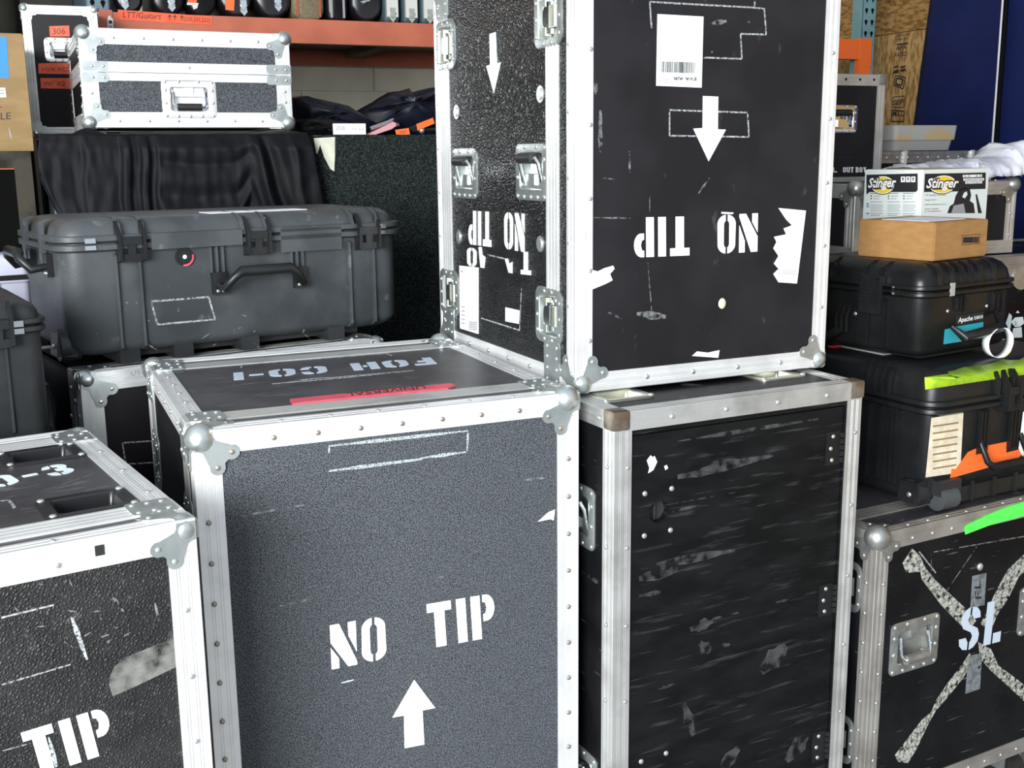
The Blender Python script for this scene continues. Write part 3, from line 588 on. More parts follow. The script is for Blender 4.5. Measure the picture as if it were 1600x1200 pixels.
for px, py in ((1304, 700), (1287, 938), (1274, 1168)):
    u, v = fr.uv(px, py); u = du1-.010; mb = MB(); fr.box(mb, u-.032, u+.002, v-.034, v+.034, -.003, .0005)
    for k in (-2, -1, 0, 1, 2): mb.tube([fr.p(u+.006, v+.0125*k-.005, .001), fr.p(u+.006, v+.0125*k+.005, .001)], .0045, 8)
    o = mb.build('hinge', 'plastic_gloss', D.o); rivets(fr, [(u-.016, v+.024), (u-.021, v), (u-.017, v-.024)], o, 'rivet_metal', .0045, .0005)
hl = D.left.uv(913, 806); hl2 = D.left.uv(915, 1215)
panel(D.left, 'laminate_black', [(hl[0]-.035, hl[1], .11, .085), (hl2[0]-.03, hl2[1], .11, .085)]); panel(D.right, 'laminate_black'); panel(D.back, 'laminate_black')
t1 = D.top.uv(965, 618); t2 = D.top.uv(1205, 586)
panel(D.top, 'laminate_black', [(t1[0], t1[1], .085, .07), (t2[0], t2[1], .085, .07)])
for t_ in (t1, t2): top_dish(D.top, t_[0], t_[1], .115, .095, 'zinc_yellow')
side_handle(D.left, hl[0]-.035, hl[1], .15, .12); side_handle(D.left, hl2[0]-.03, hl2[1], .15, .12)
e = edges(D, .036, .033, 'aluminium_worn')
for sx in (-1, 1):
    for sy in (-1, 1): cap_corner(D, sx, sy, 1)
rivets(fr, [(x, D.h-.017) for x in run(.06, D.w-.03, 4)], e['FT'], r=.005); rivets(fr, [(.027, z) for z in run(.03, .93, 6)], e['FL']); rivets(fr, [(D.w-.014, z) for z in run(.03, .93, 6)], e['FR']); rivets(D.left, [(D.d-.020, z) for z in run(.03, .93, 6)], e['FL']); rivets(D.left, [(y, D.h-.016) for y in (.30, .45, D.d-.045)], e['LT'])
decal(fr, [(1012, 720), (1018, 712), (1021, 715), (1024, 713), (1028, 722), (1022, 735), (1014, 740), (1016, 732)], 'sticker_white', 'paint_chip', door, -.003, -.0022); decal(fr, [(1039, 729), (1043, 727), (1045, 732), (1041, 735)], 'sticker_white', 'paint_chip', door, -.003, -.0022)
random.seed(11)
def dstreak(a, b, wd, m='scuff_soft'): o = streak(fr, a, b, wd, m, 'scuff_mark', door); o.location = fr.N*-.003
for a, b, wd in (((1110, 724), (1152, 718), .010), ((1160, 797), (1250, 776), .002), ((1060, 745), (1210, 712), .02), ((1052, 800), (1095, 790), .010), ((1000, 905), (1060, 890), .03), ((1020, 885), (1150, 860), .02), ((1080, 985), (1115, 970), .03), ((1095, 1005), (1110, 1020), .03), ((1085, 975), (1155, 958), .008), ((1150, 770), (1040, 790), .004), ((1190, 1050), (1230, 1010), .06), ((1022, 1080), (1058, 1068), .008), ((1126, 1010), (1142, 1008), .010), ((1130, 1200), (1155, 1170), .05), ((1230, 1190), (1262, 1150), .05), ((1000, 932), (1040, 925), .012), ((1214, 942), (1234, 937), .006), ((1060, 690), (1280, 655), .01), ((1070, 1100), (1085, 1150), .03), ((1130, 735), (1060, 748), .012)): dstreak(a, b, wd)
streak(D.left, (910, 893), (942, 915), .012, 'scuff_soft')
for x in (1040, 1062, 1090): streak(D.top, (x+60, 608), (x+80, 604), .012, 'scuff_soft')
casters(D)
# ---- case behind, below the long hard case
B = Thing('flight_case', 'black flight case with silver ball corners under the long hard case, mostly hidden', 'flight case', (-.911, 2.298, .13), 35.2, .723, .42, .957)
core(B); panel(B.front, 'laminate_smooth'); panel(B.left, 'laminate_black'); panel(B.top, 'laminate_black'); panel(B.right, 'laminate_black'); panel(B.back, 'laminate_black')
e = edges(B, .044, .040, 'aluminium', .030, ('LT',))
for y in (.075,): hybrid(B, y, .035, 'aluminium_worn')
for s in ((-1, -1, 1), (1, -1, 1)): ball_corner(B, *s, k=1.05, r=.023)
rivets(B.left, [(B.d-.02, z) for z in run(.3, .9, 8)], e['FL'], r=.005); rivets(B.left, [(B.d-.09, z) for z in run(.3, .9, 6)], e['FL'], r=.006); rivets(B.top, [(x, .015) for x in run(.08, B.w-.06, 6)], e['FT'])
outline(B.front, [(191, 692), (250, 688), (250, 722), (197, 725)], .003, 'chalk_fine'); lettering(B.front, '.US', (201, 588), (219, 584), (200, 581), 'print_grey', n=.003)
casters(B)
# ---- SL case lower right
S = Thing('flight_case', 'scuffed black flight case with SL and a cross of tape residue, lower right', 'flight case', (.739, 2.144, .14), 28.28, .657, .50, .626)
core(S); fr = S.front; h1 = fr.uv(1428, 1006); h2 = (S.w-h1[0], h1[1])
l1 = S.left.uv(1336, 918); l2 = S.left.uv(1324, 1157)
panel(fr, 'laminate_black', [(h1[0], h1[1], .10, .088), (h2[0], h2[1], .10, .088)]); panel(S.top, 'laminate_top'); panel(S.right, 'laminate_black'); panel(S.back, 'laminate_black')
ly = .085; panel(S.left, 'laminate_black')
e = edges(S, .034, .036, 'aluminium_brown', .028); hybrid(S, .115, .05, 'aluminium_brown')
for z in (l1[1], l2[1]): latch(S.left, S.d-.075, z, .08, .11)
for hh in (h1, h2): side_handle(fr, hh[0], hh[1], .145, .118, -1, 'zinc_dull', 'zinc_dull', inner=(.68, .60))
for s in ((-1, -1, 1), (1, -1, 1)): ball_corner(S, *s, 'zinc_dull', k=.86, r=.027, off=.008)
rivets(fr, [(.022, z) for z in run(.02, .55, 8)], e['FL']); rivets(fr, [(x, S.h-.022) for x in run(.07, S.w-.06, 9)], e['FT']); rivets(fr, [(x, .014) for x in run(.03, S.w-.03, 11)], e['FB'], 'rivet_metal', .0038); rivets(S.left, [(S.d-.022, z) for z in run(.02, .55, 8)], e['FL']); rivets(S.top, [(x, .013) for x in run(.07, S.w-.06, 9)], e['FT'])
decal(fr, [(1410, 880), (1425, 857), (1437, 868), (1445, 886), (1460, 905), (1482, 926), (1508, 950), (1525, 970), (1512, 985), (1500, 976), (1470, 945), (1440, 905), (1438, 893), (1416, 895)], 'residue', 'tape_residue')
decal(fr, [(1528, 1003), (1548, 1014), (1560, 1040), (1590, 1062), (1618, 1085), (1610, 1105), (1575, 1072), (1548, 1048), (1532, 1030)], 'residue', 'tape_residue')
decal(fr, [(1608, 858), (1575, 890), (1555, 925), (1545, 950), (1532, 975), (1548, 985), (1558, 960), (1575, 935), (1592, 900), (1618, 880)], 'residue', 'tape_residue')
decal(fr, [(1515, 1020), (1502, 1040), (1480, 1068), (1462, 1095), (1455, 1112), (1440, 1125), (1415, 1158), (1398, 1180), (1403, 1190), (1418, 1192), (1432, 1170), (1448, 1135), (1462, 1110), (1480, 1090), (1502, 1062), (1520, 1036)], 'residue', 'tape_residue')
t_ = decal(fr, [(1519, 900), (1541, 895), (1538, 945), (1516, 950)], 'residue_grey', 'faded_tape'); lettering(fr, 'FL', (1533, 935), (1531, 905), (1523, 936), 'print_black', 'lettering', t_, .0012)
decal(fr, [(1513, 1025), (1534, 1020), (1531, 1076), (1508, 1084)], 'residue_grey', 'faded_tape')
stencil(fr, 'SL', (1496, 1020), (1562, 1002), (1503, 951), 'grey_paint', kern=.18)
u, v = fr.uv(1530, 885); mb = MB(); mb.sphere(fr.p(u, v, .002), .009, 10, 6, (1, .6, 1)); mb.build('bolt_head', 'rivet_metal', S.o, 60)
outline(fr, [(1455, 863), (1600, 838)], .0025, 'chalk_faint', 'scratch', False); outline(fr, [(1455, 863), (1455, 892)], .0025, 'chalk_faint', 'scratch', False); outline(fr, [(1436, 862), (1462, 895)], .003, 'chalk_fine', 'scratch', False); outline(fr, [(1526, 854), (1480, 922)], .002, 'chalk_faint', 'scratch', False)
mb = MB(); tpts = fr.pxs([(1506, 834), (1506, 821), (1540, 804), (1575, 790), (1640, 770), (1640, 792), (1580, 810), (1545, 819)]); fr.poly(mb, tpts, .0028, .0052); tag(mb.build('green_tape', 'tape_green', S.o), 'bright green tape strip')
casters(S, .14)
# ================================================================== moulded hard cases
def rr_loop(T, z, inset, r, seg=5): return [Vector((x, y, z)) for x, y in rrect(0, 0, T.w-2*inset, T.d-2*inset, max(r-inset*.4, .006), seg)]
def shell(T, z0, z1, zs, m, r=.035, foot=.018, rim=.012, rimh=.032, topf=.030, mlid=None):
    # lower shell z0..zs, lid zs..z1, rim band at zs; returns the three parts
    lo = [(z0, foot*1.2), (z0+foot*.35, foot*.45), (z0+foot, 0), (zs, 0)]; mb = MB(); mb.loft([rr_loop(T, z, i, r) for z, i in lo]); a = mb.build('lower_shell', m, T.o, 50)
    up = [(zs, 0), (z1-topf, 0), (z1-topf*.62, topf*.10), (z1-topf*.28, topf*.34), (z1-topf*.06, topf*.72), (z1, topf*1.15)]; mb = MB(); mb.loft([rr_loop(T, z, i, r) for z, i in up]); b = mb.build('lid', mlid or m, T.o, 50)
    mb = MB(); h = rimh/2
    for za, zb in ((zs-h, zs-.0012), (zs+.0012, zs+h)): mb.loft([rr_loop(T, za, -rim*.4, r), rr_loop(T, za+.004, -rim, r+.004), rr_loop(T, zb-.002, -rim, r+.004), rr_loop(T, zb, -rim*.8, r)])
    c = mb.build('rim', m, T.o, 40); return a, b, c
def rib(fr, u, v0, v1, m, part, w=.006, n=.007, name='rib', over=0.):
    mb = MB(); pts = [fr.p(u, v0, -.004), fr.p(u, v0+.008, n), fr.p(u, v1-.008, n), fr.p(u, v1, -.002)]
    if over: pts = [fr.p(u, v0, n), fr.p(u, v1-.03, n), fr.p(u, v1-.010, n*.3), fr.p(u, v1+.001, -.022), fr.p(u, v1+.002, -.10)]
    loops = []
    for p in pts: loops.append([p-fr.U*w/2, p+fr.U*w/2, p+fr.U*w/2-fr.N*.01, p-fr.U*w/2-fr.N*.01])
    mb.loft(loops); return mb.build(name, m, part)
def clip_latch(fr, u, v, w, h, m='plastic_black', name='latch'):
    o_ = MB()
    for s in (-1, 1):
        o_.prism([fr.p(u+s*w*.5-.004, v-h*.55, 0), fr.p(u+s*w*.5+.004, v-h*.55, 0), fr.p(u+s*w*.5+.004, v+h*1.0, 0), fr.p(u+s*w*.5-.004, v+h*1.0, 0)],
                 [fr.p(u+s*w*.5-.003, v-h*.45, .026), fr.p(u+s*w*.5+.003, v-h*.45, .026), fr.p(u+s*w*.5+.003, v+h*.42, .028), fr.p(u+s*w*.5-.003, v+h*.42, .028)])
    o = o_.build(name, m, fr.T.o)
    mb = MB(); fr.box(mb, u-w*.42, u+w*.42, v+h*.12, v+h*.42, .006, .024); fr.box(mb, u-w*.44, u+w*.44, v-h*.5, v-h*.22, .006, .019); fr.box(mb, u-w*.16, u+w*.16, v-h*.3, v+h*.2, .006, .020); fr.box(mb, u-w*.44, u+w*.44, v-h*.35, v+h*.35, .004, .011); mb.build('latch_tongue', m, o); return o
def fold_handle(fr, u, v, w, drop, m='plastic_black', out=.032, name='carry_handle'):
    mb = MB()
    fr.box(mb, u-w*.5-.016, u-w*.5+.016, v-.022, v+.028, 0, .014); o = mb.build(name, m, fr.T.o)
    mb = MB(); fr.box(mb, u+w*.5-.016, u+w*.5+.016, v-.022, v+.028, 0, .014); mb.build('bracket', m, o)
    mb = MB(); q = [(-.5, 0, .010), (-.49, -drop*.25, out*.7), (-.38, -drop*.0+.018, out), (-.30, drop*0+.030, out), (.30, .030, out), (.38, .018, out), (.49, -drop*.25, out*.7), (.5, 0, .010)]
    mb.tube([fr.p(u+a*w, v+b, n) for a, b, n in q], [.008, .009, .010, .0125, .0125, .010, .009, .008], 8); mb.build('grip', m, o, 60)
    for s in (-1, 1): rivets(fr, [(u+s*w*.5-.006, v-.014), (u+s*w*.5+.007, v-.014)], o, 'rivet_metal', .004, .014)
    return o
def wheel_block(T, fr, u, v, r, m='plastic_dark'):
    mb = MB(); mb.prism([fr.p(u-r*1.1, v-r*.7, -.02), fr.p(u+r*.9, v-r*.7, -.02), fr.p(u+r*.9, v+r*1.3, -.02), fr.p(u-r*1.1, v+r*1.1, -.02)], [fr.p(u-r*.9, v-r*.6, .022), fr.p(u+r*.7, v-r*.6, .022), fr.p(u+r*.7, v+r*.9, .016), fr.p(u-r*.8, v+r*.8, .018)])
    o = mb.build('wheel_housing', m, T.o); mb = MB(); mb.tube([fr.p(u, v, -.03), fr.p(u, v, .012)], r, 18); mb.build('wheel', 'grip_rubber', o, 40); rivets(fr, [(u+r*.2, v)], o, 'rivet_metal', .006, .022)
# ---- long grey-black hard case
P1 = Thing('hard_case', 'long worn grey-black hard case with three latches and front handle', 'hard case', (-.931, 2.313, 1.0935), 35.2, .801, .37, .314)
fr = P1.front; zs = (fr.uv(110, 381)[1]+fr.uv(630, 357)[1])/2
a, b, c = shell(P1, .022, P1.h, zs, 'plastic_worn', .045, .026, .014, .034, .036)
for x in (184, 221, 547, 584):
    u = fr.uv(x, 470)[0]; rib(fr, u, .03, zs-.02, 'plastic_worn', a, .006, .009)
for x0, x1 in ((184, 221), (376, 413), (547, 585)):
    for x in (x0, x1): rib(fr, fr.uv(x, 360)[0], zs+.015, P1.h, 'plastic_worn', b, .006, .016, over=1)
for (x, y) in ((202, 388), (399, 378), (571, 371)):
    u, v = fr.uv(x, y); clip_latch(fr, u, v+.002, .052, .058)
u0, v0 = fr.uv(342, 442); u1, v1 = fr.uv(466, 436); fold_handle(fr, (u0+u1)/2, (v0+v1)/2, abs(u1-u0)*1.02, .03, out=.045)
for uu in (u0, u1):
    for k in (-.014, 0, .014): rib(fr, uu+k-.004, (v0+v1)/2+.02, zs-.012, 'plastic_worn', a, .005, .010, 'handle_track')
mb = MB(); fr.box(mb, fr.uv(233, 380)[0], fr.uv(375, 380)[0], zs-.018, zs+.016, .004, .018); fr.box(mb, fr.uv(436, 380)[0], fr.uv(530, 380)[0], zs-.042, zs+.012, .003, .014); mb.build('hinge_guard', 'plastic_worn', P1.o)
u, v = fr.uv(287, 401); mb = MB()
for rr, n0, n1 in ((.020, -.002, .004), (.014, .004, .008)): fr.poly(mb, [(u+rr*math.cos(2*math.pi*i/16), v+rr*math.sin(2*math.pi*i/16)) for i in range(16)], n0, n1)
o = mb.build('purge_valve', 'plastic_black', P1.o); rivets(fr, [(u, v)], o, 'sticker_white', .005, .008)
mb = MB(); n = 9; fr.poly(mb, [(u+.021*math.cos(R(-100+i*14)), v+.021*math.sin(R(-100+i*14))) for i in range(n)]+[(u+.017*math.cos(R(-100+i*14)), v+.017*math.sin(R(-100+i*14))) for i in range(n-1, -1, -1)], .0042, .006); mb.build('red_ring', 'tape_red', o)
outline(fr, [(236, 471), (326, 464), (336, 499), (246, 507)], .004, 'chalk_fine', 'label_outline', parent=a)
for k in range(16):
    x, y = random.uniform(130, 600), random.uniform(470, 545)-.08*0; streak(fr, (x, y), (x+random.uniform(-16, 16), y+random.uniform(-10, 10)), .004, 'chalk_faint', parent=a)
for x in (205, 290, 395, 530):
    u = fr.uv(x, 540)[0]; mb = MB(); mb.box(-P1.w/2+u-.022, -P1.w/2+u+.022, -P1.d/2+.012, P1.d/2-.02, 0, .032); mb.build('foot', 'plastic_dark', P1.o)
mb = MB(); mb.box(-P1.w/2+.10, P1.w/2-.10, -P1.d/2+.05, P1.d/2-.05, .008, .03); mb.build('base_rail', 'plastic_dark', P1.o)
lf = P1.left; wheel_block(P1, lf, P1.d-.055, .047, .034)
for uu in (P1.d-.12, .10):
    rib(lf, uu, zs-.07, P1.h, 'plastic_worn', b, .022, .016, 'corner_guard', 0)
fold_handle(lf, P1.d-.17, zs-.05, .15, .02, out=.060, name='side_handle')
for s in (.06, P1.w-.05):
    u = s; mb = MB(); fr.box(mb, u-.016, u+.006, zs+.002, zs+.012, .010, .0165); fr.box(mb, u-.016, u+.006, zs-.012, zs-.003, .010, .0165); mb.build('padlock_eye', 'chrome', P1.o)
mb = MB(); P1.top.box(mb, .34, .58, .05, .12, 0, .0015); mb.build('label_remains', 'paper_white', b)
# ---- small hard case at the left edge
q = at_y(84, 690, 2.03)
Qs = Thing('flight_case', 'dark storage trunk under the small left-hand hard case, mostly hidden', 'trunk', (q.x+.0, q.y-.02, 0), 33, .62, .95, q.z-.004, corner='FR')
core(Qs, 'laminate_black', .004); edges(Qs, .03, .03, 'zinc_dull')
Q = Thing('hard_case', 'black hard case at left edge behind the CO-3 lid', 'hard case', q, 33, .48, .34, at_y(84, 468, 2.05).z-q.z, corner='FR')
fr = Q.front; zs = fr.uv(70, 507)[1]; a, b, c = shell(Q, 0, Q.h, zs, 'plastic_dark', .03, .018, .010, .026, .026)
for x in (11,): rib(fr, fr.uv(x, 570)[0], .02, zs-.01, 'plastic_dark', a, .005, .005); rib(fr, fr.uv(x, 480)[0], zs+.01, Q.h, 'plastic_dark', b, .006, .015, over=1)
clip_latch(fr, fr.uv(-6, 510)[0], zs-.006, .045, .055)
u = fr.uv(27, 510)[0]; mb = MB(); fr.box(mb, u-.011, u+.009, zs+.001, zs+.012, .008, .0125); fr.box(mb, u-.011, u+.009, zs-.012, zs-.002, .008, .0125); mb.build('padlock_eye', 'chrome', Q.o)
mb = MB(); Q.top.box(mb, Q.w-.30, Q.w-.11, .04, .10, 0, .003); o = mb.build('orange_sheet', 'tape_orange', Q.o); mb = MB(); Q.top.box(mb, Q.w-.30, Q.w-.10, .02, .045, 0, .003); mb.build('yellow_sheet', 'yellow_tag', Q.o)
# ---- lilac tool case behind it
p = at_y(52, 470, 2.75)
Wc = Thing('tool_case', 'pale lilac plastic tool case at left edge behind black hard case', 'tool case', (p.x, p.y, Qs.h+.003), 33, .40, .12, at_y(50, 398, 2.75).z-Qs.h, corner='FR')
zs = Wc.h-.062; a, b, c = shell(Wc, 0, Wc.h, zs, 'lilac_plastic', .02, .012, .006, .016, .02)
mb = MB(); Wc.front.box(mb, Wc.w-.17, Wc.w-.075, zs-.05, zs-.005, .0, .006); mb.build('latch_plate', 'plastic_dark', Wc.o)
mb = MB(); Wc.front.box(mb, Wc.w-.15, Wc.w-.01, zs-.0, zs+.012, .004, .0075); mb.build('seam', 'plastic_black', Wc.o)
# ---- lower right hard case with wheels
P2 = Thing('hard_case', 'wheeled black hard case with lime tape and orange tape on the SL flight case', 'hard case', (.882, 2.268, .778), 28, .515, .343+.05, .300)
fr = P2.front; lf = P2.left; zs = fr.uv(1460, 640)[1]
a, b, c = shell(P2, .0, P2.h, zs, 'plastic_black', .035, .022, .012, .03, .040)
for x in (1396, 1358, 1376, 1388, 1406): rib(lf, lf.uv(x, 690)[0], .03, zs-.012, 'plastic_black', a, .006, .008)
for x in (1362, 1386, 1350, 1374, 1394): rib(lf, lf.uv(x, 600)[0], zs+.012, P2.h-.004, 'plastic_black', b, .006, .014, over=1)
u0 = fr.uv(1533, 690)[0]; u1 = fr.uv(1588, 680)[0]
for x in (1528, 1533, 1538, 1575, 1580, 1585): rib(fr, fr.uv(x, 660)[0], .10, zs-.012, 'plastic_gloss', a, .004, .012)
clip_latch(fr, fr.uv(1571, 625)[0], zs+.004, .036, .06); clip_latch(fr, P2.w*.72, zs+.004, .036, .06)
for x in (1553, 1565, 1575): rib(fr, fr.uv(x, 600)[0], zs+.012, P2.h-.005, 'plastic_black', b, .005, .016, over=1)
mb = MB(); uu0, vv0 = fr.uv(1527, 695); uu1, vv1 = fr.uv(1590, 680); vd = fr.uv(1540, 722)[1]
mb.tube([fr.p(uu0, vv0+.01, .006), fr.p(uu0, vd+.012, .030), fr.p(uu0+.014, vd, .034), fr.p(uu1-.014, vd, .034), fr.p(uu1, vd+.012, .030), fr.p(uu1, vv0+.01, .006)], [.006, .007, .009, .009, .007, .006], 8); mb.build('carry_handle', 'plastic_gloss', P2.o, 60)
lb = decal(fr, [(1455, 653), (1505, 645), (1500, 738), (1446, 746)], 'paper_beige', 'shipping_label', a); tag(lb, 'worn beige shipping label')
for k in range(7): decal(fr, [(1457, 665+k*11), (1497-k*.6, 659+k*11), (1497-k*.6, 661.5+k*11), (1457, 667.5+k*11)], 'cardboard_tan', 'print_bar', lb, .0008, .0011)
o1 = decal(fr, [(1484, 747), (1486, 732), (1492, 733), (1512, 706), (1530, 698), (1572, 690), (1571, 707), (1591, 702), (1596, 685), (1602, 683), (1600, 706), (1590, 715), (1540, 731)], 'tape_orange2', 'orange_tape', a, .0010, .0022); tag(o1, 'torn orange tape strip')
decal(fr, [(1597, 643), (1640, 636), (1640, 690), (1600, 720), (1590, 700)], 'sticker_white', 'white_label', a, .0024, .0032)
tp = P2.top; mb = MB(); rows = []
for i in range(13):
    t = i/12; xa = 1480+t*150; rows.append((tp.uv(xa+0, 583-t*26+2*math.sin(i*1.7)), tp.uv(xa+14, 594-t*30)))
zt = P2.h
pts = [[tp.p(r[0][0], r[0][1], .003+.004*abs(math.sin(i*2.1))) for i, r in enumerate(rows)], [tp.p(r[1][0], r[1][1], .0025) for r in rows], [tp.p(r[1][0]+.003, max(r[1][1]-.014, .002), .001-.010) for r in rows]]
lip = [fr.p(r[1][0]+.004, P2.h-.034, .0012) for r in rows]; pts.append(lip)
mb.grid(pts); o = mb.build('lime_tape', 'tape_lime', b, 60); sm = o.modifiers.new('thick', 'SOLIDIFY'); sm.thickness = .0012; tag(o, 'lime green tape strip with frayed edge')
wheel_block(P2, lf, P2.d-.035, .030, .030, 'plastic_black')
u, v = fr.uv(1462, 790); mb = MB(); mb.tube([fr.p(.022, .022, .004), fr.p(.070, .022, .004)], .026, 16); mb.build('wheel', 'plastic_worn', P2.o, 40); mb = MB(); fr.box(mb, .018, .082, .03, .062, -.01, .018); mb.build('wheel_housing', 'plastic_dark', P2.o)
mb = MB(); fr.box(mb, .09, P2.w-.02, .006, .040, 0, .010)
for k in range(6): fr.box(mb, .12+k*.07, .126+k*.07, .006, .05, .01, .016)
mb.build('base_rail', 'plastic_black', P2.o)
mb = MB(); tp.box(mb, .06, P2.w-.05, .20, .33, 0, .002); mb.build('grey_sheet', 'grey_bin_plain', P2.o); mb = MB(); tp.box(mb, .03, P2.w-.04, .33, .345, 0, .004); mb.build('red_edge', 'red_strip', P2.o)
# ---- hard case on top of it, with the tag
P3 = Thing('hard_case', 'glossy black hard case with ribbed lid carrying the brown carton', 'hard case', (.876, 2.344, 1.0840), 33, .324, .36, .2095)
fr = P3.front; lf = P3.left; zs = fr.uv(1446, 458)[1]
a, b, c = shell(P3, .008, P3.h, zs, 'plastic_gloss', .034, .016, .010, .026, .042)
for x in (1468, 1487, 1502, 1516, 1531, 1552): rib(fr, fr.uv(x, 430)[0], zs+.012, P3.h-.002, 'plastic_gloss', b, .005, .008, over=1)
for x in (1355, 1380): rib(lf, lf.uv(x, 420)[0], zs+.014, P3.h-.002, 'plastic_gloss', b, .005, .016, over=1); rib(lf, lf.uv(x+4, 510)[0], .012, zs-.02, 'plastic_gloss', a, .005, .010)
rib(lf, lf.uv(1300, 420)[0], zs+.014, P3.h-.002, 'plastic_gloss', b, .005, .008, over=1)
ul, vl = lf.uv(1366, 470)
mb = MB(); lf.box(mb, ul-.030, ul+.030, zs-.055, zs+.030, .004, .016)
for k in range(8): lf.box(mb, ul-.026, ul+.026, zs-.036+k*.0085, zs-.032+k*.0085, .016, .0195)
mb.build('latch', 'plastic_black', P3.o)
mb = MB(); u, v = lf.uv(1392, 453); lf.box(mb, u-.010, u+.014, zs+.001, zs+.009, .006, .014); lf.box(mb, u-.010, u+.014, zs-.010, zs-.003, .006, .014); mb.build('padlock_eye', 'chrome', P3.o)
for x in (1314, 1322, 1330):
    u = lf.uv(x, 500)[0]; mb = MB(); mb.tube([lf.p(u, zs-.045, .004), lf.p(u, zs-.070, .016), lf.p(u+.004, zs-.105, .020)], .004, 6); mb.build('handle_bracket', 'plastic_gloss', P3.o, 50)
mb = MB(); mb.tube([lf.p(lf.uv(1322, 510)[0], zs-.10, .018), lf.p(lf.uv(1300, 530)[0], zs-.125, .030), lf.p(lf.uv(1280, 525)[0], zs-.122, .030)], .010, 8); mb.build('carry_handle', 'plastic_gloss', P3.o, 60)
rivets(lf, [lf.uv(1337, 490)], a, 'rivet_metal', .005, .001)
mb = MB(); mb.tube([lf.p(*lf.uv(1297, 478), .02), lf.p(*lf.uv(1296, 486), .028), lf.p(*lf.uv(1288, 493), .03), lf.p(*lf.uv(1278, 496), .02)], .005, 8); mb.build('orange_strap', 'orange_hose', P3.o, 60)
for x in (1492, 1497, 1503, 1548, 1555, 1562): rib(fr, fr.uv(x, 480)[0], fr.uv(x, 489)[1], zs-.01, 'plastic_gloss', a, .003, .008)
for x in (1482, 1545): clip = fr.uv(x, 450)
rivets(fr, [fr.uv(1480, 486), fr.uv(1541, 478)], a, 'rivet_metal', .0045, .001); mb = MB(); u, v = fr.uv(1482, 453); fr.box(mb, u-.007, u+.007, v-.012, v+.016, .008, .0115); mb.build('steel_pin', 'grey_bin_plain', P3.o)
lab = decal(fr, [(1474, 538), (1476, 515), (1495, 510), (1536, 503), (1536, 528)], 'teal_label', 'teal_label', a); tag(lab, 'teal label behind the handle'); decal(fr, [(1494, 494), (1536, 487), (1536, 501), (1494, 508)], 'print_black', 'name_plate', a, .0002, .0012); lettering(fr, 'Apache', (1496, 504), (1519, 500), (1496, 496.5), 'sticker_white', 'lettering', a, .0015, .25, fat=.015); lettering(fr, '5800', (1521, 499.5), (1535, 497), (1521, 494), 'sticker_white', 'lettering', a, .0015)
mb = MB(); p0 = fr.uv(1488, 524); p1 = fr.uv(1545, 508); mb.tube([fr.p(p0[0]-.01, p0[1]+.02, .004), fr.p(p0[0], p0[1], .030), fr.p(p1[0], p1[1], .034), fr.p(p1[0]+.014, p1[1]+.03, .004)], [.005, .0115, .0115, .005], 10); o = mb.build('front_handle', 'plastic_black', P3.o, 60)
mb = MB(); ct = fr.uv(1534, 531); R1 = []; n = 22
for i in range(n+1):
    an = R(70-i*320/n); Dv = fr.U*.98+fr.N*.19; Wv = fr.N*.98-fr.U*.19; c_ = fr.p(ct[0], ct[1]+.034*math.sin(an), .040)+Dv*.036*math.cos(an); R1.append((c_-Wv*.010, c_+Wv*.010))
mb.grid([[r[0] for r in R1], [r[1] for r in R1]]); tg = mb.build('luggage_tag', 'sticker_white', P3.o, 60); sm = tg.modifiers.new('thick', 'SOLIDIFY'); sm.thickness = .0006; tag(tg, 'looped white luggage tag with a yellow end')
mb = MB(); mb.grid([[r[0]+(r[0]-fr.p(ct[0], ct[1], .04)).normalized()*.0012 for r in R1[7:11]], [r[1]+(r[1]-fr.p(ct[0], ct[1], .04)).normalized()*.0012 for r in R1[7:11]]]); mb.build('yellow_end', 'yellow_tag', tg)
mb = MB(); mb.box(-P3.w/2+.04, P3.w/2-.04, -P3.d/2+.03, P3.d/2-.03, 0, .012); mb.build('base_pad', 'plastic_black', P3.o)
# ---- cartons on it
M_ = Thing('cardboard_box', 'small brown cardboard box with barcode on the glossy hard case', 'cardboard box', (.916, 2.411, P3.h+1.0840+.001), 36, .205, .196, .083)
mb = MB(); bm = bmesh.new(); bmesh.ops.create_cube(bm, size=1)
for v in bm.verts: v.co = Vector((v.co.x*M_.w, v.co.y*M_.d, (v.co.z+.5)*M_.h))
bmesh.ops.bevel(bm, geom=list(bm.edges), offset=.0025, segments=2, affect='EDGES'); me = bpy.data.meshes.new('carton_body'); bm.to_mesh(me); bm.free(); me.materials.append(MATS['cardboard']); o = bpy.data.objects.new('carton_body', me); COL.objects.link(o); o.parent = M_.o
fr = M_.front; outline(fr, [(1503, 368), (1530.5, 366), (1530.5, 380), (1503, 382.5)], .0012, 'print_black', 'barcode_frame')
mb = MB(); random.seed(5)
for k in range(13):
    x = 1505+k*1.9; a_ = fr.uv(x, 370.5-.05*k); b_ = fr.uv(x+random.choice((.5, .9, 1.2)), 379.5-.05*k); fr.box(mb, a_[0], b_[0], b_[1], a_[1], .0002, .0006)
mb.build('barcode', 'print_black', M_.o)
lettering(fr, '7AK3', (1503.5, 364), (1512, 363.3), (1503.5, 361), 'cardboard_tan', n=.0005)
mb = MB(); M_.top.box(mb, 0.02, .185, M_.d/2-.024, M_.d/2+.024, 0, .0006); mb.build('packing_tape', 'tape_clear', M_.o)
mb = MB(); M_.top.box(mb, .02, .16, .03, .15, .0002, .0012); mb.build('address_label', 'paper_white', M_.o)
N_ = Thing('product_carton', 'white printed vacuum carton with yellow Stinger logos behind brown box', 'carton', (.986, 2.691, P3.h+1.0840+.001), 36, .279, .165, 1.484-P3.h-1.0840)
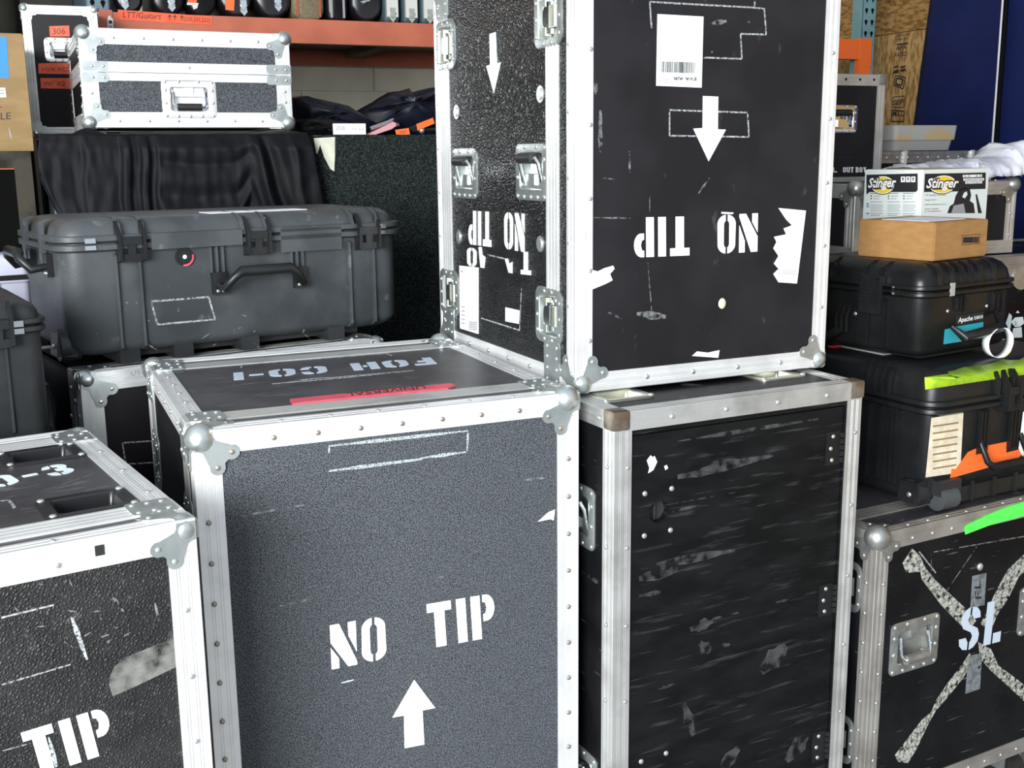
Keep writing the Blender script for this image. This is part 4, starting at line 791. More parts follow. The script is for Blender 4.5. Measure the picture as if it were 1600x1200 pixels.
mb = MB(); mb.box(-N_.w/2, N_.w/2, -N_.d/2, N_.d/2, 0, N_.h); mb.build('carton_body', 'carton_white', N_.o); mb = MB(); N_.top.box(mb, .004, N_.w-.004, .004, N_.d-.004, 0, .001); mb.build('top_flap', 'carton_inside', N_.o)
def stinger(fr, hp, lx0, lx1, ly, sl):
    o = decal(fr, hp, 'print_black', 'printed_header'); A, B_ = fr.uv(lx0, ly), fr.uv(lx1, ly+sl); w_ = B_[0]-A[0]; cx = (A[0]+B_[0])/2; cy = A[1]-.004
    for k, (rx, ry, m, n) in enumerate(((.50, .0235, 'print_black', .0008), (.47, .0215, 'sticker_white', .0010), (.43, .0195, 'logo_yellow', .0012))):
        mb = MB(); fr.poly(mb, [(cx+w_*.02+w_*rx*.86*math.cos(2*math.pi*i/24), cy+.0012+ry*math.sin(2*math.pi*i/24)) for i in range(24)], n-.0002, n); mb.build('logo_oval', m, o)
    b_, t_ = (lx0, ly+8+0), (lx0+6, ly-12)
    lettering(fr, 'Stinger', (lx0-1, ly+7), (lx1+1, ly+7+sl), (lx0-1, ly-10), 'print_black', 'logo_lettering', o, .0016, .35, fat=.09); lettering(fr, 'Stinger', (lx0, ly+6), (lx1, ly+6+sl), (lx0, ly-9), 'sticker_white', 'logo_lettering', o, .0020, .35, fat=.025); return o
lf = N_.left; fr = N_.front
o = stinger(lf, [(1354, 273), (1434, 271), (1434, 297), (1431, 300), (1359, 300), (1354, 304)], 1357, 1401, 287, -1)
for k in range(3):
    x = 1408+k*8; d_ = decal(lf, [(x, 276), (x+6.5, 275.8), (x+6.5, 284.5), (x, 284.7)], 'sticker_white', 'handling_icon', o, .0007, .0011); decal(lf, [(x+2, 277.5), (x+4.6, 277.5), (x+3.8, 282.5), (x+2.8, 282.5)], 'print_black', 'icon_mark', o, .0011, .0014)
for cidx, x in enumerate((1360, 1387, 1411)):
    decal(lf, [(x, 301.5), (x+17, 301.3), (x+17, 302.7), (x, 302.9)], 'print_grey', 'print_bar')
    for k, y in enumerate((306, 310, 315, 320, 323, 326, 329, 333, 336)): decal(lf, [(x+(5 if k < 2 else 0), y), (x+(16, 14, 19, 19, 20, 18, 20, 19, 15)[k], y-.2), (x+(16, 14, 19, 19, 20, 18, 20, 19, 15)[k], y+.7), (x+(5 if k < 2 else 0), y+.9)], 'print_grey', 'print_bar')
    for y in (306, 310): decal(lf, [(x, y+1), (x+3, y+1), (x+1.5, y-1.3)], 'print_black', 'icon_mark')
for y in (317, 321, 332): decal(lf, [(1354, y), (1358, y), (1358, y+3), (1354, y+3)], 'print_blue', 'print_bar')
o = stinger(fr, [(1445, 271.5), (1540, 269.5), (1539.5, 295), (1505, 296), (1500, 299), (1443.5, 300)], 1446, 1497, 287.5, -1)
for y, s_, x0, x1 in ((276, '2.5   3.5', 1505, 1533), (281.5, 'ASPIRADORA PARA', 1506, 1536), (286, 'SECO/MOJADO', 1509, 1533)): decal(fr, [(x0-1, y+1.2), (x1+1, y+.5), (x1+1, y-3.4), (x0-1, y-2.7)], 'sticker_white', 'print_plate', o, .0007, .0010); lettering(fr, s_, (x0, y+.6), (x1, y), (x0, y-2.2), 'print_black', 'lettering', o, .0014)
for y, s_, x1 in ((306, '1.75 Caballos de Fuerza', 1478), (313.5, 'Tanque de 2.5 L', 1463), (320.5, 'Cable de alimentacion de 2 m', 1479), (327.5, 'Incluye 3 boquillas', 1466), (331, 'y manguera', 1470)): lettering(fr, s_, (1444.5, y), (x1, y-.6), (1444.5, y-2.4), 'print_black', 'lettering', None, .0006)
decal(fr, [(1480, 333), (1484, 322), (1490, 318), (1493, 306), (1499, 296), (1507, 293), (1515, 295), (1517, 305), (1515, 314), (1521, 318), (1523, 333)], 'print_black', 'printed_vacuum'); decal(fr, [(1503, 308), (1506, 301), (1510, 299), (1511, 304), (1507, 310)], 'carton_white', 'printed_gap', None, .0008, .0012)
decal(fr, [(1486, 333), (1490, 321), (1505, 318), (1508, 333)], 'print_grey', 'printed_shade', None, .0008, .0012); decal(fr, [(1524, 304), (1526, 303), (1534, 333), (1528, 333)], 'print_black', 'printed_hose')
# ================================================================== left background
G = Thing('carpeted_cabinet', 'large grey carpet-covered cabinet with the black cloth hanging over its left', 'cabinet', (-1.244, 3.05, 0), 24, 1.27, .87, 1.595)
core(G, 'carpet_grey', .02); panel(G.front, 'carpet_grey', th=.03); panel(G.top, 'carpet_grey', inset=.001, th=.03); panel(G.left, 'carpet_grey', inset=.001, th=.03); panel(G.right, 'carpet_grey', inset=.001, th=.03)
for u in (.012, .03): mb = MB(); G.front.box(mb, u-.005, u+.005, .9, 1.5, 0, .006); mb.build('metal_strip', 'upright_blue', G.o)
tag(decal(G.front, [(490, 216), (523, 214), (524, 222), (522, 268), (516, 264), (506, 245), (500, 226), (496, 240), (494, 240)], 'paper_cream', 'torn_label', None, .0005, .002), 'torn cream paper label'); decal(G.front, [(523, 214), (526, 214), (526, 240), (523, 240)], 'print_black', 'tape_edge', None, .002, .003)
# silver flight case
C = Thing('flight_case', 'small silver-edged grey flight case lying on the black cloth, upper left', 'flight case', (-1.161, 3.13, 1.619), 24, .572, .52, .260)
core(C); fr = C.front; hc = fr.uv(296, 155); sp = (fr.uv(121, 111)[1]+fr.uv(452, 119)[1])/2
panel(fr, 'speckle_grey', [(hc[0], hc[1], .10, .062)]); panel(C.top, 'speckle_grey'); panel(C.left, 'laminate_black'); panel(C.right, 'laminate_black'); panel(C.back, 'laminate_black')
e = edges(C, .042, .040, 'aluminium')
for f in (C.front, C.left, C.right):
    mb = MB(); f.box(mb, 0, f.W, sp+.0008, sp+.028, 0, .003); mb.build('lid_extrusion', 'aluminium', C.o); mb = MB(); f.box(mb, 0, f.W, sp-.022, sp-.0008, 0, .003); mb.build('base_extrusion', 'aluminium', C.o)
for s in ((-1, -1, 1), (1, -1, 1), (-1, -1, -1), (1, -1, -1), (-1, 1, 1)): ball_corner(C, *s, k=.92, r=.0235, off=.012)
for x in (.035, C.w-.035): brace(fr, x, sp+.016, .07, .026, ((-.1, 0), (.32, 0)), 'zinc'); brace(fr, x, sp-.014, .07, .026, ((-.1, 0), (.32, 0)), 'zinc')
side_handle(fr, hc[0], hc[1], .150, .108, -1, 'aluminium', 'grip_rubber', inner=(.68, .58))
rivets(fr, [(x, C.h-.022) for x in run(.05, C.w-.05, 6)], e['FT']); rivets(fr, [(x, .016) for x in run(.05, C.w-.05, 6)], e['FB']); rivets(fr, [(C.w/2, sp+.016)], e['FT']); rivets(fr, [(C.w-.018, z) for z in (.07, .1)], e['FR']); rivets(fr, [(.022, z) for z in (.09,)], e['FL'])
rivets(C.left, [(C.d-.02, z) for z in run(.02, .25, 9)], e['FL'], 'rivet_metal', .005); rivets(C.left, [(.02, z) for z in run(.02, .25, 9)], e['BL'], 'rivet_metal', .005)
# black cloth
def sstep(x, a, b): t = min(max((x-a)/(b-a), 0), 1); return t*t*(3-2*t)
def fold(s, k):
    # pleats on the left, gathered swags in the middle, a diagonal band on the right
    w = .012*noise.noise(Vector((0, k*3, 2))); x = s+w; f = .006
    for c, a, wd in ((.155, .010, .012), (.30, .013, .010), (.335, -.010, .008), (.372, .015, .008), (.405, -.013, .008), (.432, .012, .010)): f += a*sstep(x, c-wd, c+wd)
    mid = sstep(x, .43, .46)*(1-sstep(x, .76, .82)); sag = k+.30*(x-.62)**2*4
    f += mid*(.010*abs(math.sin(sag*13))*(1-sstep(k, .35, .6))+.016*math.exp(-((sag-.62)/.07)**2)-.008)
    dg = x-(.80+.10*k); f += .020*math.exp(-(dg/.018)**2)-.010*math.exp(-((dg-.035)/.014)**2)+.010*sstep(dg, .04, .07)
    f += .008*math.exp(-((x-.93-.03*k)/.012)**2)
    return f+.004*noise.noise(Vector((s*30, k*6, 5)))+.008*noise.noise(Vector((s*7, k*2, 1)))*k+.006
fr = G.front; rows = []; NS, NT = 200, 70
for j in range(NT+1):
    t = j/NT; row = []
    for i in range(NS+1):
        s = i/NS; x = 66+s*(470-66)+ (t*38*max(0, (s-.8)/.2) if t > 0 else 0)
        u0 = fr.uv(x, 250)[0]
        if t < .25:   # lying on top
            k = (.25-t)/.25; p = fr.p(u0, fr.H+.004+.004*abs(noise.noise(Vector((s*12, t*9, 2))))+(.022*max(0, noise.noise(Vector((s*8, k*2, 9)))) if k < .16 else 0), -k*.16+.008)
        else:
            k = (t-.25)/.75; hem = .36
            if s < .14: hem = .14+.22*(s/.14)**1.0
            if .74 < s < .84: hem = .36-.09*(1-abs(s-.79)/.05)
            f = fold(s, k)*min(1, k*6+.3)
            p = fr.p(u0-.012*math.sin(k*3)*(1 if s < .1 else 0), fr.H-hem*k-.0+.006*(1-k), .010+f)
        row.append(p)
    rows.append(row)
mb = MB(); mb.grid(rows); cl = mb.build('black_cloth', 'cloth_black', None, 80, fix=False); cl.matrix_world = G.M; tag(cl, 'black cloth draped over the carpeted cabinet below silver case', 'cloth'); sm = cl.modifiers.new('thick', 'SOLIDIFY'); sm.thickness = .003; sm.offset = 1
# 306 case
K = Thing('flight_case', 'upright black flight case with orange 306 tape labels behind silver case', 'flight case', (-1.53, 3.66, 1.609), 20, .223, .20, .400)
core(K); fr = K.front; hk = fr.uv(96, 78); panel(fr, 'laminate_smooth', [(hk[0], hk[1], .07, .052)]); panel(K.top, 'laminate_black'); panel(K.left, 'laminate_black'); panel(K.right, 'laminate_black'); edges(K, .026, .026, 'aluminium_worn')
for s in ((-1, -1, 1), (1, -1, 1), (-1, -1, -1)): ball_corner(K, *s, k=.62, r=.016, off=.008)
side_handle(fr, hk[0], hk[1], .10, .075, -1, 'aluminium', 'grip_rubber', inner=(.66, .6))
o = decal(fr, [(77, 41), (108, 40), (109, 57), (78, 57)], 'tape_orange', 'orange_label', None, .0003, .001); lettering(fr, '306', (82, 54), (102, 53), (82, 44), 'ink', 'handwriting', o, .0014)
o = decal(fr, [(60, 99), (118, 98), (118, 116), (60, 115)], 'tape_orange', 'orange_label', None, .0003, .001); lettering(fr, 'VOX AC30', (64, 111), (114, 111), (64, 105), 'ink', 'handwriting', o, .0014)
o = decal(fr, [(63, 122), (118, 122), (118, 139), (64, 138)], 'tape_orange', 'orange_label', None, .0003, .001); lettering(fr, 'W/ X2', (68, 134), (102, 134), (68, 127), 'ink', 'handwriting', o, .0014)
# amp cabinet and tan carton
A9 = Thing('speaker_cabinet', 'dark brown-black speaker cabinet at left edge under the tan carton', 'speaker', (-1.318, 3.125, 0), 24, .55, .42, 1.555, corner='FR')
fr = A9.front; mb = MB(); mb.box(-A9.w/2, A9.w/2, -A9.d/2+.012, A9.d/2, 0, A9.h); mb.build('cabinet', 'brown_black', A9.o); mb = MB(); t = .045
for a in ((0, t, 0, A9.h), (A9.w-t, A9.w, 0, A9.h), (t, A9.w-t, A9.h-t, A9.h), (t, A9.w-t, 0, t)): fr.box(mb, *a, -.012, .004)
mb.build('frame', 'brown_black', A9.o); mb = MB(); fr.box(mb, t, A9.w-t, t, A9.h-t, -.014, -.006); mb.build('grille_cloth', 'grille_dark', A9.o); mb = MB(); fr.box(mb, t, A9.w-t, A9.h-t-.003, A9.h-t, -.006, .0045); mb.build('piping', 'stitch_brown', A9.o)
p = at_y(53, 236, 3.26)
J = Thing('cardboard_box', 'tan cardboard box with blue tape and LE lettering at left edge', 'cardboard box', (p.x, p.y, 1.557), 24, .42, .36, at_y(50, 54, 3.26).z-1.557, corner='FR')
mb = MB(); mb.box(-J.w/2, J.w/2, -J.d/2, J.d/2, 0, J.h); mb.build('carton_body', 'cardboard_tan', J.o); mb = MB(); J.top.box(mb, .003, J.w-.003, .003, J.d/2-.001, 0, .003); mb.build('flap', 'cardboard_tan', J.o); mb = MB(); J.top.box(mb, .003, J.w-.003, J.d/2+.001, J.d-.003, 0, .003); mb.build('flap', 'cardboard_tan', J.o)
fr = J.front; decal(fr, [(-40, 58), (10, 57), (14, 122), (-40, 122)], 'tape_blue', 'blue_tape'); o = decal(fr, [(-20, 137), (8, 137), (10, 152), (-20, 153)], 'paper_white', 'small_label')
for y in (140, 145): decal(fr, [(-5, y), (6, y), (6, y+2), (-5, y+2)], 'print_grey', 'print_bar', o, .0007, .001)
lettering(fr, 'LE', (1, 187), (17, 186), (1, 176), 'print_black'); lettering(fr, 'AL', (-10, 168), (3, 168), (-10, 158), 'print_black'); streak(fr, (14, 200), (18, 218), .006, 'print_grey')
# dark sack in the gap beside the case
sk = Thing('black_sack', 'dark crumpled sack squeezed between small hard case and silver-cornered case', 'sack', (-.985, 2.235, 0), 34.2, .055, .30, 1.075); mb = MB(); lps = []
for i in range(25):
    z = sk.h*i/24; lps.append([Vector((x+.010*noise.noise(Vector((x*40, y*25, z*16))), y+.02*noise.noise(Vector((x*30+5, y*20, z*18))), z)) for x, y in rrect(0, 0, sk.w-.02-.02*(i == 24), sk.d-.02, .012, 5)])
mb.loft(lps); mb.build('bag', 'vinyl_black', sk.o, 30)
# soft bags and oddments on the cabinet
def pillow(name, label, cat, poly, b, depth, m, z=None, group=None, amp=.010, n=5, seg=3):
    P = [at_b(x, y, b) for x, y in poly]; k = len(P); pts = []
    for i in range(k):
        for s in range(seg): pts.append(P[i].lerp(P[(i+1) % k], s/seg))
    c = sum(pts, Vector())/len(pts); zb = z if z is not None else min(p.z for p in pts); loops = []
    base = Vector((c.x, c.y, zb))+RY*depth/2
    for j in range(n+1):
        t = j/n; sc = .80+.20*math.sin(math.pi*min(max(t*.9+.05, 0), 1))**.6; lp = []
        for p in pts:
            q = c+(p-c)*sc; q.z = zb+(q.z-zb)*(1 if sc > .99 else 1)
            q.z = max(q.z, zb)
            q = q+RY*(depth*t)+Vector((noise.noise(p*14+Vector((t*3, 0, 0))), noise.noise(p*14+Vector((9, t*3, 0))), 0))*amp
            q.z = max(zb, q.z+amp*noise.noise(p*11+Vector((4, 4, t*4)))); lp.append(q-base)
        loops.append(lp)
    front = []
    for sc, off in ((.10, .30), (.35, .24), (.60, .12)):
        lp = []
        for p in pts:
            q = c+(p-c)*sc-RY*depth*off+RY*(.018*noise.noise(p*18+Vector((sc*9, 0, 0)))+.012*math.sin((p.z*60+p.x*25)+sc*5)); q.z = max(zb, q.z); lp.append(q-base)
        front.append(lp)
    mb = MB(); mb.loft(front+loops); o = mb.build(name, m, None, 60); o.location = base; return tag(o, label, cat, group)
GT = G.h+.001
pillow('garment_bag', 'black soft bag with a white paper label on the carpeted cabinet', 'bag', [(466, 210), (464, 190), (472, 186), (520, 187), (560, 197), (562, 213), (500, 213)], 3.47, .10, 'cloth_black', GT)
pillow('garment_bag', 'folded navy garment bag beside the silver case', 'bag', [(460, 196), (460, 152), (474, 149), (508, 154), (545, 164), (575, 177), (598, 196), (596, 213), (460, 214)], 3.66, .16, 'nylon_navy', GT)
pillow('garment_bag', 'navy garment bag rising toward the tall flight case', 'bag', [(562, 213), (565, 172), (590, 158), (615, 145), (645, 138), (648, 146), (690, 134), (730, 128), (730, 213)], 3.92, .12, 'nylon_navy', GT)
pc = Thing('paper_label', 'white paper card marked 250 in front of the soft bags', 'card', at_b(521, 213, 3.32)*1, 23, .10, .003, .032); pc.o.location.z = GT; mb = MB(); mb.box(-.05, .05, -.0015, .0015, 0, .032); mb.build('card', 'paper_white', pc.o)
lettering(pc.front, '250', (.008, .014), (.035, .013), (.008, .026), 'print_grey', px=False); lettering(pc.front, 'a.m. box', (.058, .014), (.094, .013), (.058, .021), 'print_grey', px=False)
q = at_b(575, 213, 3.33); pk = Thing('pink_pedal', 'small glossy pink object lying on the cabinet edge', 'pedal', (q.x, q.y, GT), 23, .10, .05, .04); mb = MB(); lps = []
for n_, s_ in ((-.02, .85), (0, 1), (.02, .95)): lps.append([Vector((-.05+x*s_, n_, z)) for x, z in ((0, 0), (.03, 0), (.09, .016), (.108, .026), (.106, .034), (.095, .037), (.05, .020))])
mb.loft(lps); mb.build('body', 'pink_gloss', pk.o, 40); mb = MB(); mb.tube([(-.035, 0, .018), (.02, 0, .036), (.04, 0, .044)], .006, 6); mb.build('chrome_edge', 'chrome', pk.o, 50)
q = at_b(622, 213, 3.33); bd = Thing('black_stand', 'folded black stand with two orange tape tags beside pink object', 'stand', (q.x, q.y, GT), 23, .16, .06, .06); mb = MB(); mb.tube([(-.03, .01, .014), (.0, .01, .022), (.16, .01, .052)], .009, 8); mb.tube([(-.03, -.01, .010), (.16, -.01, .022)], .006, 8); mb.build('bar', 'plastic_gloss', bd.o, 60)
mb = MB(); mb.sphere((.0, -.02, .012), .010, 10, 6); mb.build('knob', 'rivet_metal', bd.o, 60); fr = bd.front
for px_ in ([(617, 203), (638, 200), (640, 210), (619, 212)], [(650, 194), (676, 184), (678, 193), (652, 204)]): o = decal(fr, px_, 'tape_orange2', 'orange_tag', None, .002, .004)
lettering(fr, '750', (624, 210), (634, 208), (623, 205), 'ink', n=.0045)
# ================================================================== pallet rack
BR = 4.2; zt = 2.025; a0 = .325; a1 = 3.50
def rthing(name, label, cat, a, b, z, w=0, d=0, h=0, group=None): return Thing(name, label, cat, room(a, b, z), 23, w, d, h, group)
rk = rthing('pallet_rack', 'orange and blue pallet rack holding instrument cases at the back', 'rack', a0-.12, BR, 0, a1-a0+.24, 1.0, 3.2); W_ = rk.w/2; D_ = .5
def upright(x, y, m, holes=True):
    mb = MB(); mb.box(x-.038, x+.038, y, y+.004, 0, 3.2); mb.box(x-.038, x-.034, y, y+.07, 0, 3.2); mb.box(x+.034, x+.038, y, y+.07, 0, 3.2); o = mb.build('upright', m, rk.o); hm = None
    if holes:
        for k in range(60):
            for s in (-1, 1):
                z = .05+k*.05
                if z < 1.5 or z > 2.7: continue
                if hm is None:
                    t = MB(); t.prism([Vector((c*.008*(1-.0)*1.0, 0, s2)) for c, s2 in ((0, -.013), (.6, -.002), (1, .006), (.6, .013), (-.6, .013), (-1, .006), (-.6, -.002))], [Vector((c*.008, -.0015, s2)) for c, s2 in ((0, -.013), (.6, -.002), (1, .006), (.6, .013), (-.6, .013), (-1, .006), (-.6, -.002))]); hm = t.mesh('slot', 'hole_dark')
                inst(hm, 'slot', o, (x+s*.017, y, z))
    return o
upright(-W_+.06, -D_, 'upright_blue'); upright(W_-.06, -D_, 'upright_teal'); upright(-W_+.06, D_-.07, 'upright_blue', False); upright(W_-.06, D_-.07, 'upright_teal', False)
xl, xr = -W_+.10, W_-.10
for y, nm in ((-D_-.006, 'front'), (D_-.05, 'rear')):
    mb = MB(); mb.box(xl, xr, y, y+.05, zt-.085, zt); mb.box(xl-.055, xl+.004, y-.004, y+.03, zt-.16, zt+.006) ; o = mb.build('beam', 'beam_orange', rk.o)
    mb = MB(); mb.box(xr-.01, xr+.055, y-.004, y+.03, zt-.16, zt+.006); mb.build('beam_end', 'beam_orange2', rk.o)
mb = MB(); mb.box(xr-.4, xr-.01, -D_-.0085, -D_+.002, zt-.086, zt+.001); mb.build('beam_cover', 'beam_orange2', rk.o)
for k in range(7):
    x = xl+.1+k*(xr-xl-.2)/6; mb = MB(); mb.box(x-.035, x+.035, -D_+.05, D_-.05, zt-.05, zt-.02); mb.build('cross_bar', 'wood_deck', rk.o)
for k in range(6):
    y0 = -D_+.03+k*.157; mb = MB(); mb.box(xl, xr, y0, y0+.15, zt-.018, zt-.001); mb.build('deck_board', 'wood_deck', rk.o)
rf = Frame(rk, (-W_, -D_-.006, 0), (1, 0, 0), (0, 0, 1), (0, -1, 0), rk.w, 3.2)
o = decal(rf, [(184, 15), (331, 26), (331, 39), (185, 31)], 'tape_orange', 'orange_label', None, .0005, .002); lettering(rf, 'LTT/Guitars', (192, 27.5), (251, 30), (192, 18), 'ink', 'handwriting', o, .0028, .1); lettering(rf, '(230,231,232)', (287, 32.5), (328, 35), (287, 26), 'ink', 'handwriting', o, .0028, .1)
for x_, y_ in ((265, 31), (273, 31.5), (284, 32)):
    mb = MB()
    for pl in ([(x_-.6, y_), (x_+.6, y_), (x_+.6, y_-7), (x_-.6, y_-7)], [(x_, y_-8.5), (x_+3, y_-4.5), (x_+2.3, y_-3.8), (x_, y_-6.6), (x_-2.3, y_-3.8), (x_-3, y_-4.5)]): rf.poly(mb, rf.pxs(pl), .0022, .0028)
    mb.build('hand_drawn_arrow', 'ink', o)
rff = Frame(rk, (-W_, -D_-.010, 0), (1, 0, 0), (0, 0, 1), (0, -1, 0), rk.w, 3.2)
o = decal(rff, [(168, 28), (171, 24), (174, 28), (177, 30), (177, 47), (168, 47)], 'sticker_white', 'load_label', None, .0005, .0015); decal(rff, [(170, 32), (175, 32), (175, 37), (170, 37)], 'print_black', 'print_bar', o, .0016, .002); decal(rff, [(170, 40), (175, 40), (175, 45), (170, 45)], 'print_grey', 'print_bar', o, .0016, .002)
# instrument cases standing on the deck
def upcase(name, label, cat, x0, x1, m, h=.40, d=.35, r=.05, b=BR+.03, edge=None, group='instrument cases on the rack deck', tagm=None, extra=None):
    pa = at_b(x0, 25, b); pb = at_b(x1, 28, b); w_ = (pb-pa).dot(RX); T = Thing(name, label, cat, Vector((pa.x, pa.y, zt+.001)), 23, w_, d, h, group)
    mb = MB(); lps = [[Vector((x, y, z)) for x, z in rrect(0, h/2, w_-2*i, h-2*i, r, 5)] for y, i in ((-d/2, .012), (-d/2+.01, .002), (-d/2+.03, 0), (d/2-.02, 0), (d/2, .01))]; mb.loft(lps); mb.build('shell', m, T.o, 45)
    if edge:
        for k in (-1, 1):
            mb = MB(); x = k*(w_/2-.018); mb.box(x-.004, x+.004, -d/2-.002, -d/2+.004, .012, h-.02); mb.build('edge_binding', edge, T.o)
    return T
def clasp(T, u, z, m='chrome'):
    mb = MB(); fr = T.front; fr.box(mb, u-.011, u+.011, z-.004, z+.034, 0, .007); fr.poly(mb, [(u-.014, z-.004), (u+.014, z-.004), (u, z-.020)], .002, .008); mb.tube([fr.p(u-.012, z+.016, .008), fr.p(u, z-.002, .012), fr.p(u+.012, z+.016, .008)], .003, 6); mb.build('clasp', m, T.o, 50)
t = upcase('guitar_case', 'black guitar case at the blue upright, above the LTT label', 'guitar case', 180, 226, 'vinyl_black'); clasp(t, t.w*.36, .03)
t = upcase('guitar_case', 'black guitar case with a silver clasp, second from the blue upright', 'guitar case', 238, 290, 'vinyl_black'); clasp(t, t.w*.6, .03)
t = upcase('guitar_case', 'black guitar case with an orange and white tag, third from the blue upright', 'guitar case', 292, 340, 'vinyl_black'); o = decal(t.front, [(294, -14), (308, -14), (307, 5), (293, 4)], 'tape_orange', 'orange_tag', None, .002, .004); decal(t.front, [(292, 4), (310, 5), (308, 13), (302, 15), (300, 8), (292, 8)], 'case_cream', 'white_tag', None, .002, .004)
t = upcase('guitar_case', 'black guitar case with a hanging orange strip tag on the rack', 'guitar case', 343, 396, 'vinyl_black', r=.07); decal(t.front, [(353, -20), (367, -20), (365.5, 17), (352, 15.5)], 'tape_orange2', 'orange_tag', None, .002, .004); clasp(t, t.w*.72, .026)
t = upcase('guitar_case', 'rounded black guitar case with hanging ring clasp on the rack', 'guitar case', 398, 456, 'vinyl_black', r=.08); clasp(t, t.w*.64, .045)
t = upcase('instrument_case', 'brown tweed instrument case with stitched red-brown edges on the rack', 'instrument case', 458, 508, 'tweed', r=.04, edge='stitch_brown')
t = upcase('guitar_case', 'narrow black guitar case with pale stitching beside the tweed case', 'guitar case', 511, 545, 'vinyl_black', r=.03, edge='print_grey')
t = upcase('guitar_case', 'black rounded case with white scribble beside the cream cases', 'guitar case', 548, 598, 'vinyl_black', r=.09); streak(t.front, (563, 3), (578, 1), .008, 'chalk'); streak(t.front, (566, 6), (575, 0), .005, 'chalk')
for k, (x0, x1, nm) in enumerate(((600, 626, 'leftmost of the three'), (629.5, 656, 'middle of the three'), (658, 684, 'rightmost of the three'))):
    t = upcase('slim_case', 'cream slim case with dark teal edges, '+nm+' on the rack', 'slim case', x0, x1, 'case_teal', r=.02, d=.3)
    mb = MB(); t.front.box(mb, t.w*.16, t.w*.84, .022, t.h-.03, 0, .006); mb.build('face_panel', 'case_cream', t.o); clasp(t, t.w*.5, .022, 'zinc_yellow')
# sheets of the back wall
wb = bpy.data.objects['wall_back']; zs_ = at_b(600, 144, 5.3).z
class _W: pass
wt = _W(); wt.inv = Matrix.Identity(4); wt.o = None
for i in range(8):
    for j, (z0, z1) in enumerate(((.02, zs_-.003), (zs_+.003, 2.6), (2.606, 4.19))):
        x0 = -4.9+i*1.22+(.35 if j % 2 else 0); mb = MB(); rbox(mb, x0+.003, x0+1.214, 5.29, 5.30, z0, z1); o = mb.build('plywood_sheet', 'wall_beige', wb)
dk = rthing('shade_block', 'added dark block in place of the shaded background behind the 306 case and tan carton', 'stack', -2.6, 4.30, 0, 2.62, .8, 2.75)  # added block, its dark colour stands in for shadow on the left background
mb = MB(); lps = []
for z, i in ((0, 0), (2.4, .0), (2.7, .03), (2.75, .08)): lps.append([Vector((x+.02*noise.noise(Vector((x*3, y*3, z*2))), y+.03*noise.noise(Vector((x*3, y*3, z*2+5))), z)) for x, y in rrect(0, 0, dk.w-2*i, dk.d-2*i, .06, 6)])
mb.loft(lps); mb.build('shade_cover', 'shade_dark', dk.o, 50)
# ================================================================== right background
WALLA = 3.90
mb = MB(); rbox(mb, WALLA, WALLA+.1, -1.0, 5.3, 0, 4.2); struct(mb, 'wall_right', 'osb')
wr = bpy.data.objects['wall_right']
wf = Frame(wt, room(WALLA, 5.3, 0), -RY, (0, 0, 1), -RX, 6, 4.2)
zseam = wf.uv(1400, 52)[1]
for j, (z0, z1, m) in enumerate(((.02, zseam-.004, 'osb_light'), (zseam, 4.19, 'osb'))):
    for i in range(3):
        mb = MB(); u0 = .01+i*2.0; wf.box(mb, u0, u0+1.995, z0, z1, 0, .012 if j == 0 else .016); mb.build('osb_sheet', m, wr)
wf.O = wf.O-RX*.012
# printed grade stamps
def stamp(pts, lines, fat=0):
    for (t_, a, b, c) in lines: lettering(wf, t_, a, b, c, 'print_black', 'grade_stamp', wr, .0008, fat=fat)
wf_T = wf.T; wf_T.o = wr
stamp(0, [('EXPOSURE', (1401, 58), (1420, 55.5), (1401, 54)), ('SPAN 24/16', (1401, 64), (1419, 61.5), (1401, 60)), ('APA', (1400, 79), (1417, 76.5), (1400, 72)), ('RATED', (1398, 89), (1416, 87), (1399, 82)), ('SEP', (1395, 164), (1411, 163), (1396, 156)), ('MILL', (1394, 182), (1412, 181), (1395, 173))], .02)
for pts in ([(1401, 68.5), (1419.5, 66.5), (1419, 69), (1401, 71)], [(1396, 111), (1404, 108), (1404, 114), (1395, 116)], [(1407, 104), (1415, 102), (1415, 105), (1407, 107)], [(1407, 108.5), (1415, 107), (1415, 111), (1407, 112.5)], [(1397, 104), (1404, 102.5), (1404, 105), (1397, 106.5)]): decal(wf, pts, 'print_black', 'grade_stamp', wr)
outline(wf, [(1399, 118), (1415, 121), (1411, 139), (1397, 133)], .006, 'print_black', 'grade_stamp', parent=wr); outline(wf, [(1401, 122), (1411, 124), (1408, 134), (1400, 131)], .008, 'print_black', 'grade_stamp', parent=wr); outline(wf, [(1395, 152), (1413, 150), (1412, 168), (1394, 168)], .004, 'print_black', 'grade_stamp', parent=wr); outline(wf, [(1393, 172), (1413, 174), (1412, 190), (1393, 190)], .006, 'print_black', 'grade_stamp', parent=wr)
# blue curtain
cu = Thing('blue_curtain', 'dark navy vinyl curtain hanging in front of the chipboard wall', 'curtain', room(WALLA-.14, 0, 0), 23, .02, .02, 3.6, corner='BC'); rows = []
cf = Frame(wt, room(WALLA-.12, 5.3, 0), -RY, (0, 0, 1), -RX, 6, 4.2)
for j in range(21):
    t = j/20; z = 3.4*(1-t)+.1; row = []
    for i in range(61):
        s = i/60; top = cf.uv(1455, 0); bot = cf.uv(1430, 190); k = (z-top[1])/(bot[1]-top[1]); ue = top[0]+(bot[0]-top[0])*k
        u = ue+s*2.6; row.append(cu.inv @ cf.p(u, z, .015*math.sin(s*11+.6*math.sin(z))+.006*math.sin(s*40)*t))
    rows.append(row)
mb = MB(); mb.grid(rows); o = mb.build('sheet', 'curtain_blue', cu.o, 80); sm = o.modifiers.new('thick', 'SOLIDIFY'); sm.thickness = .004
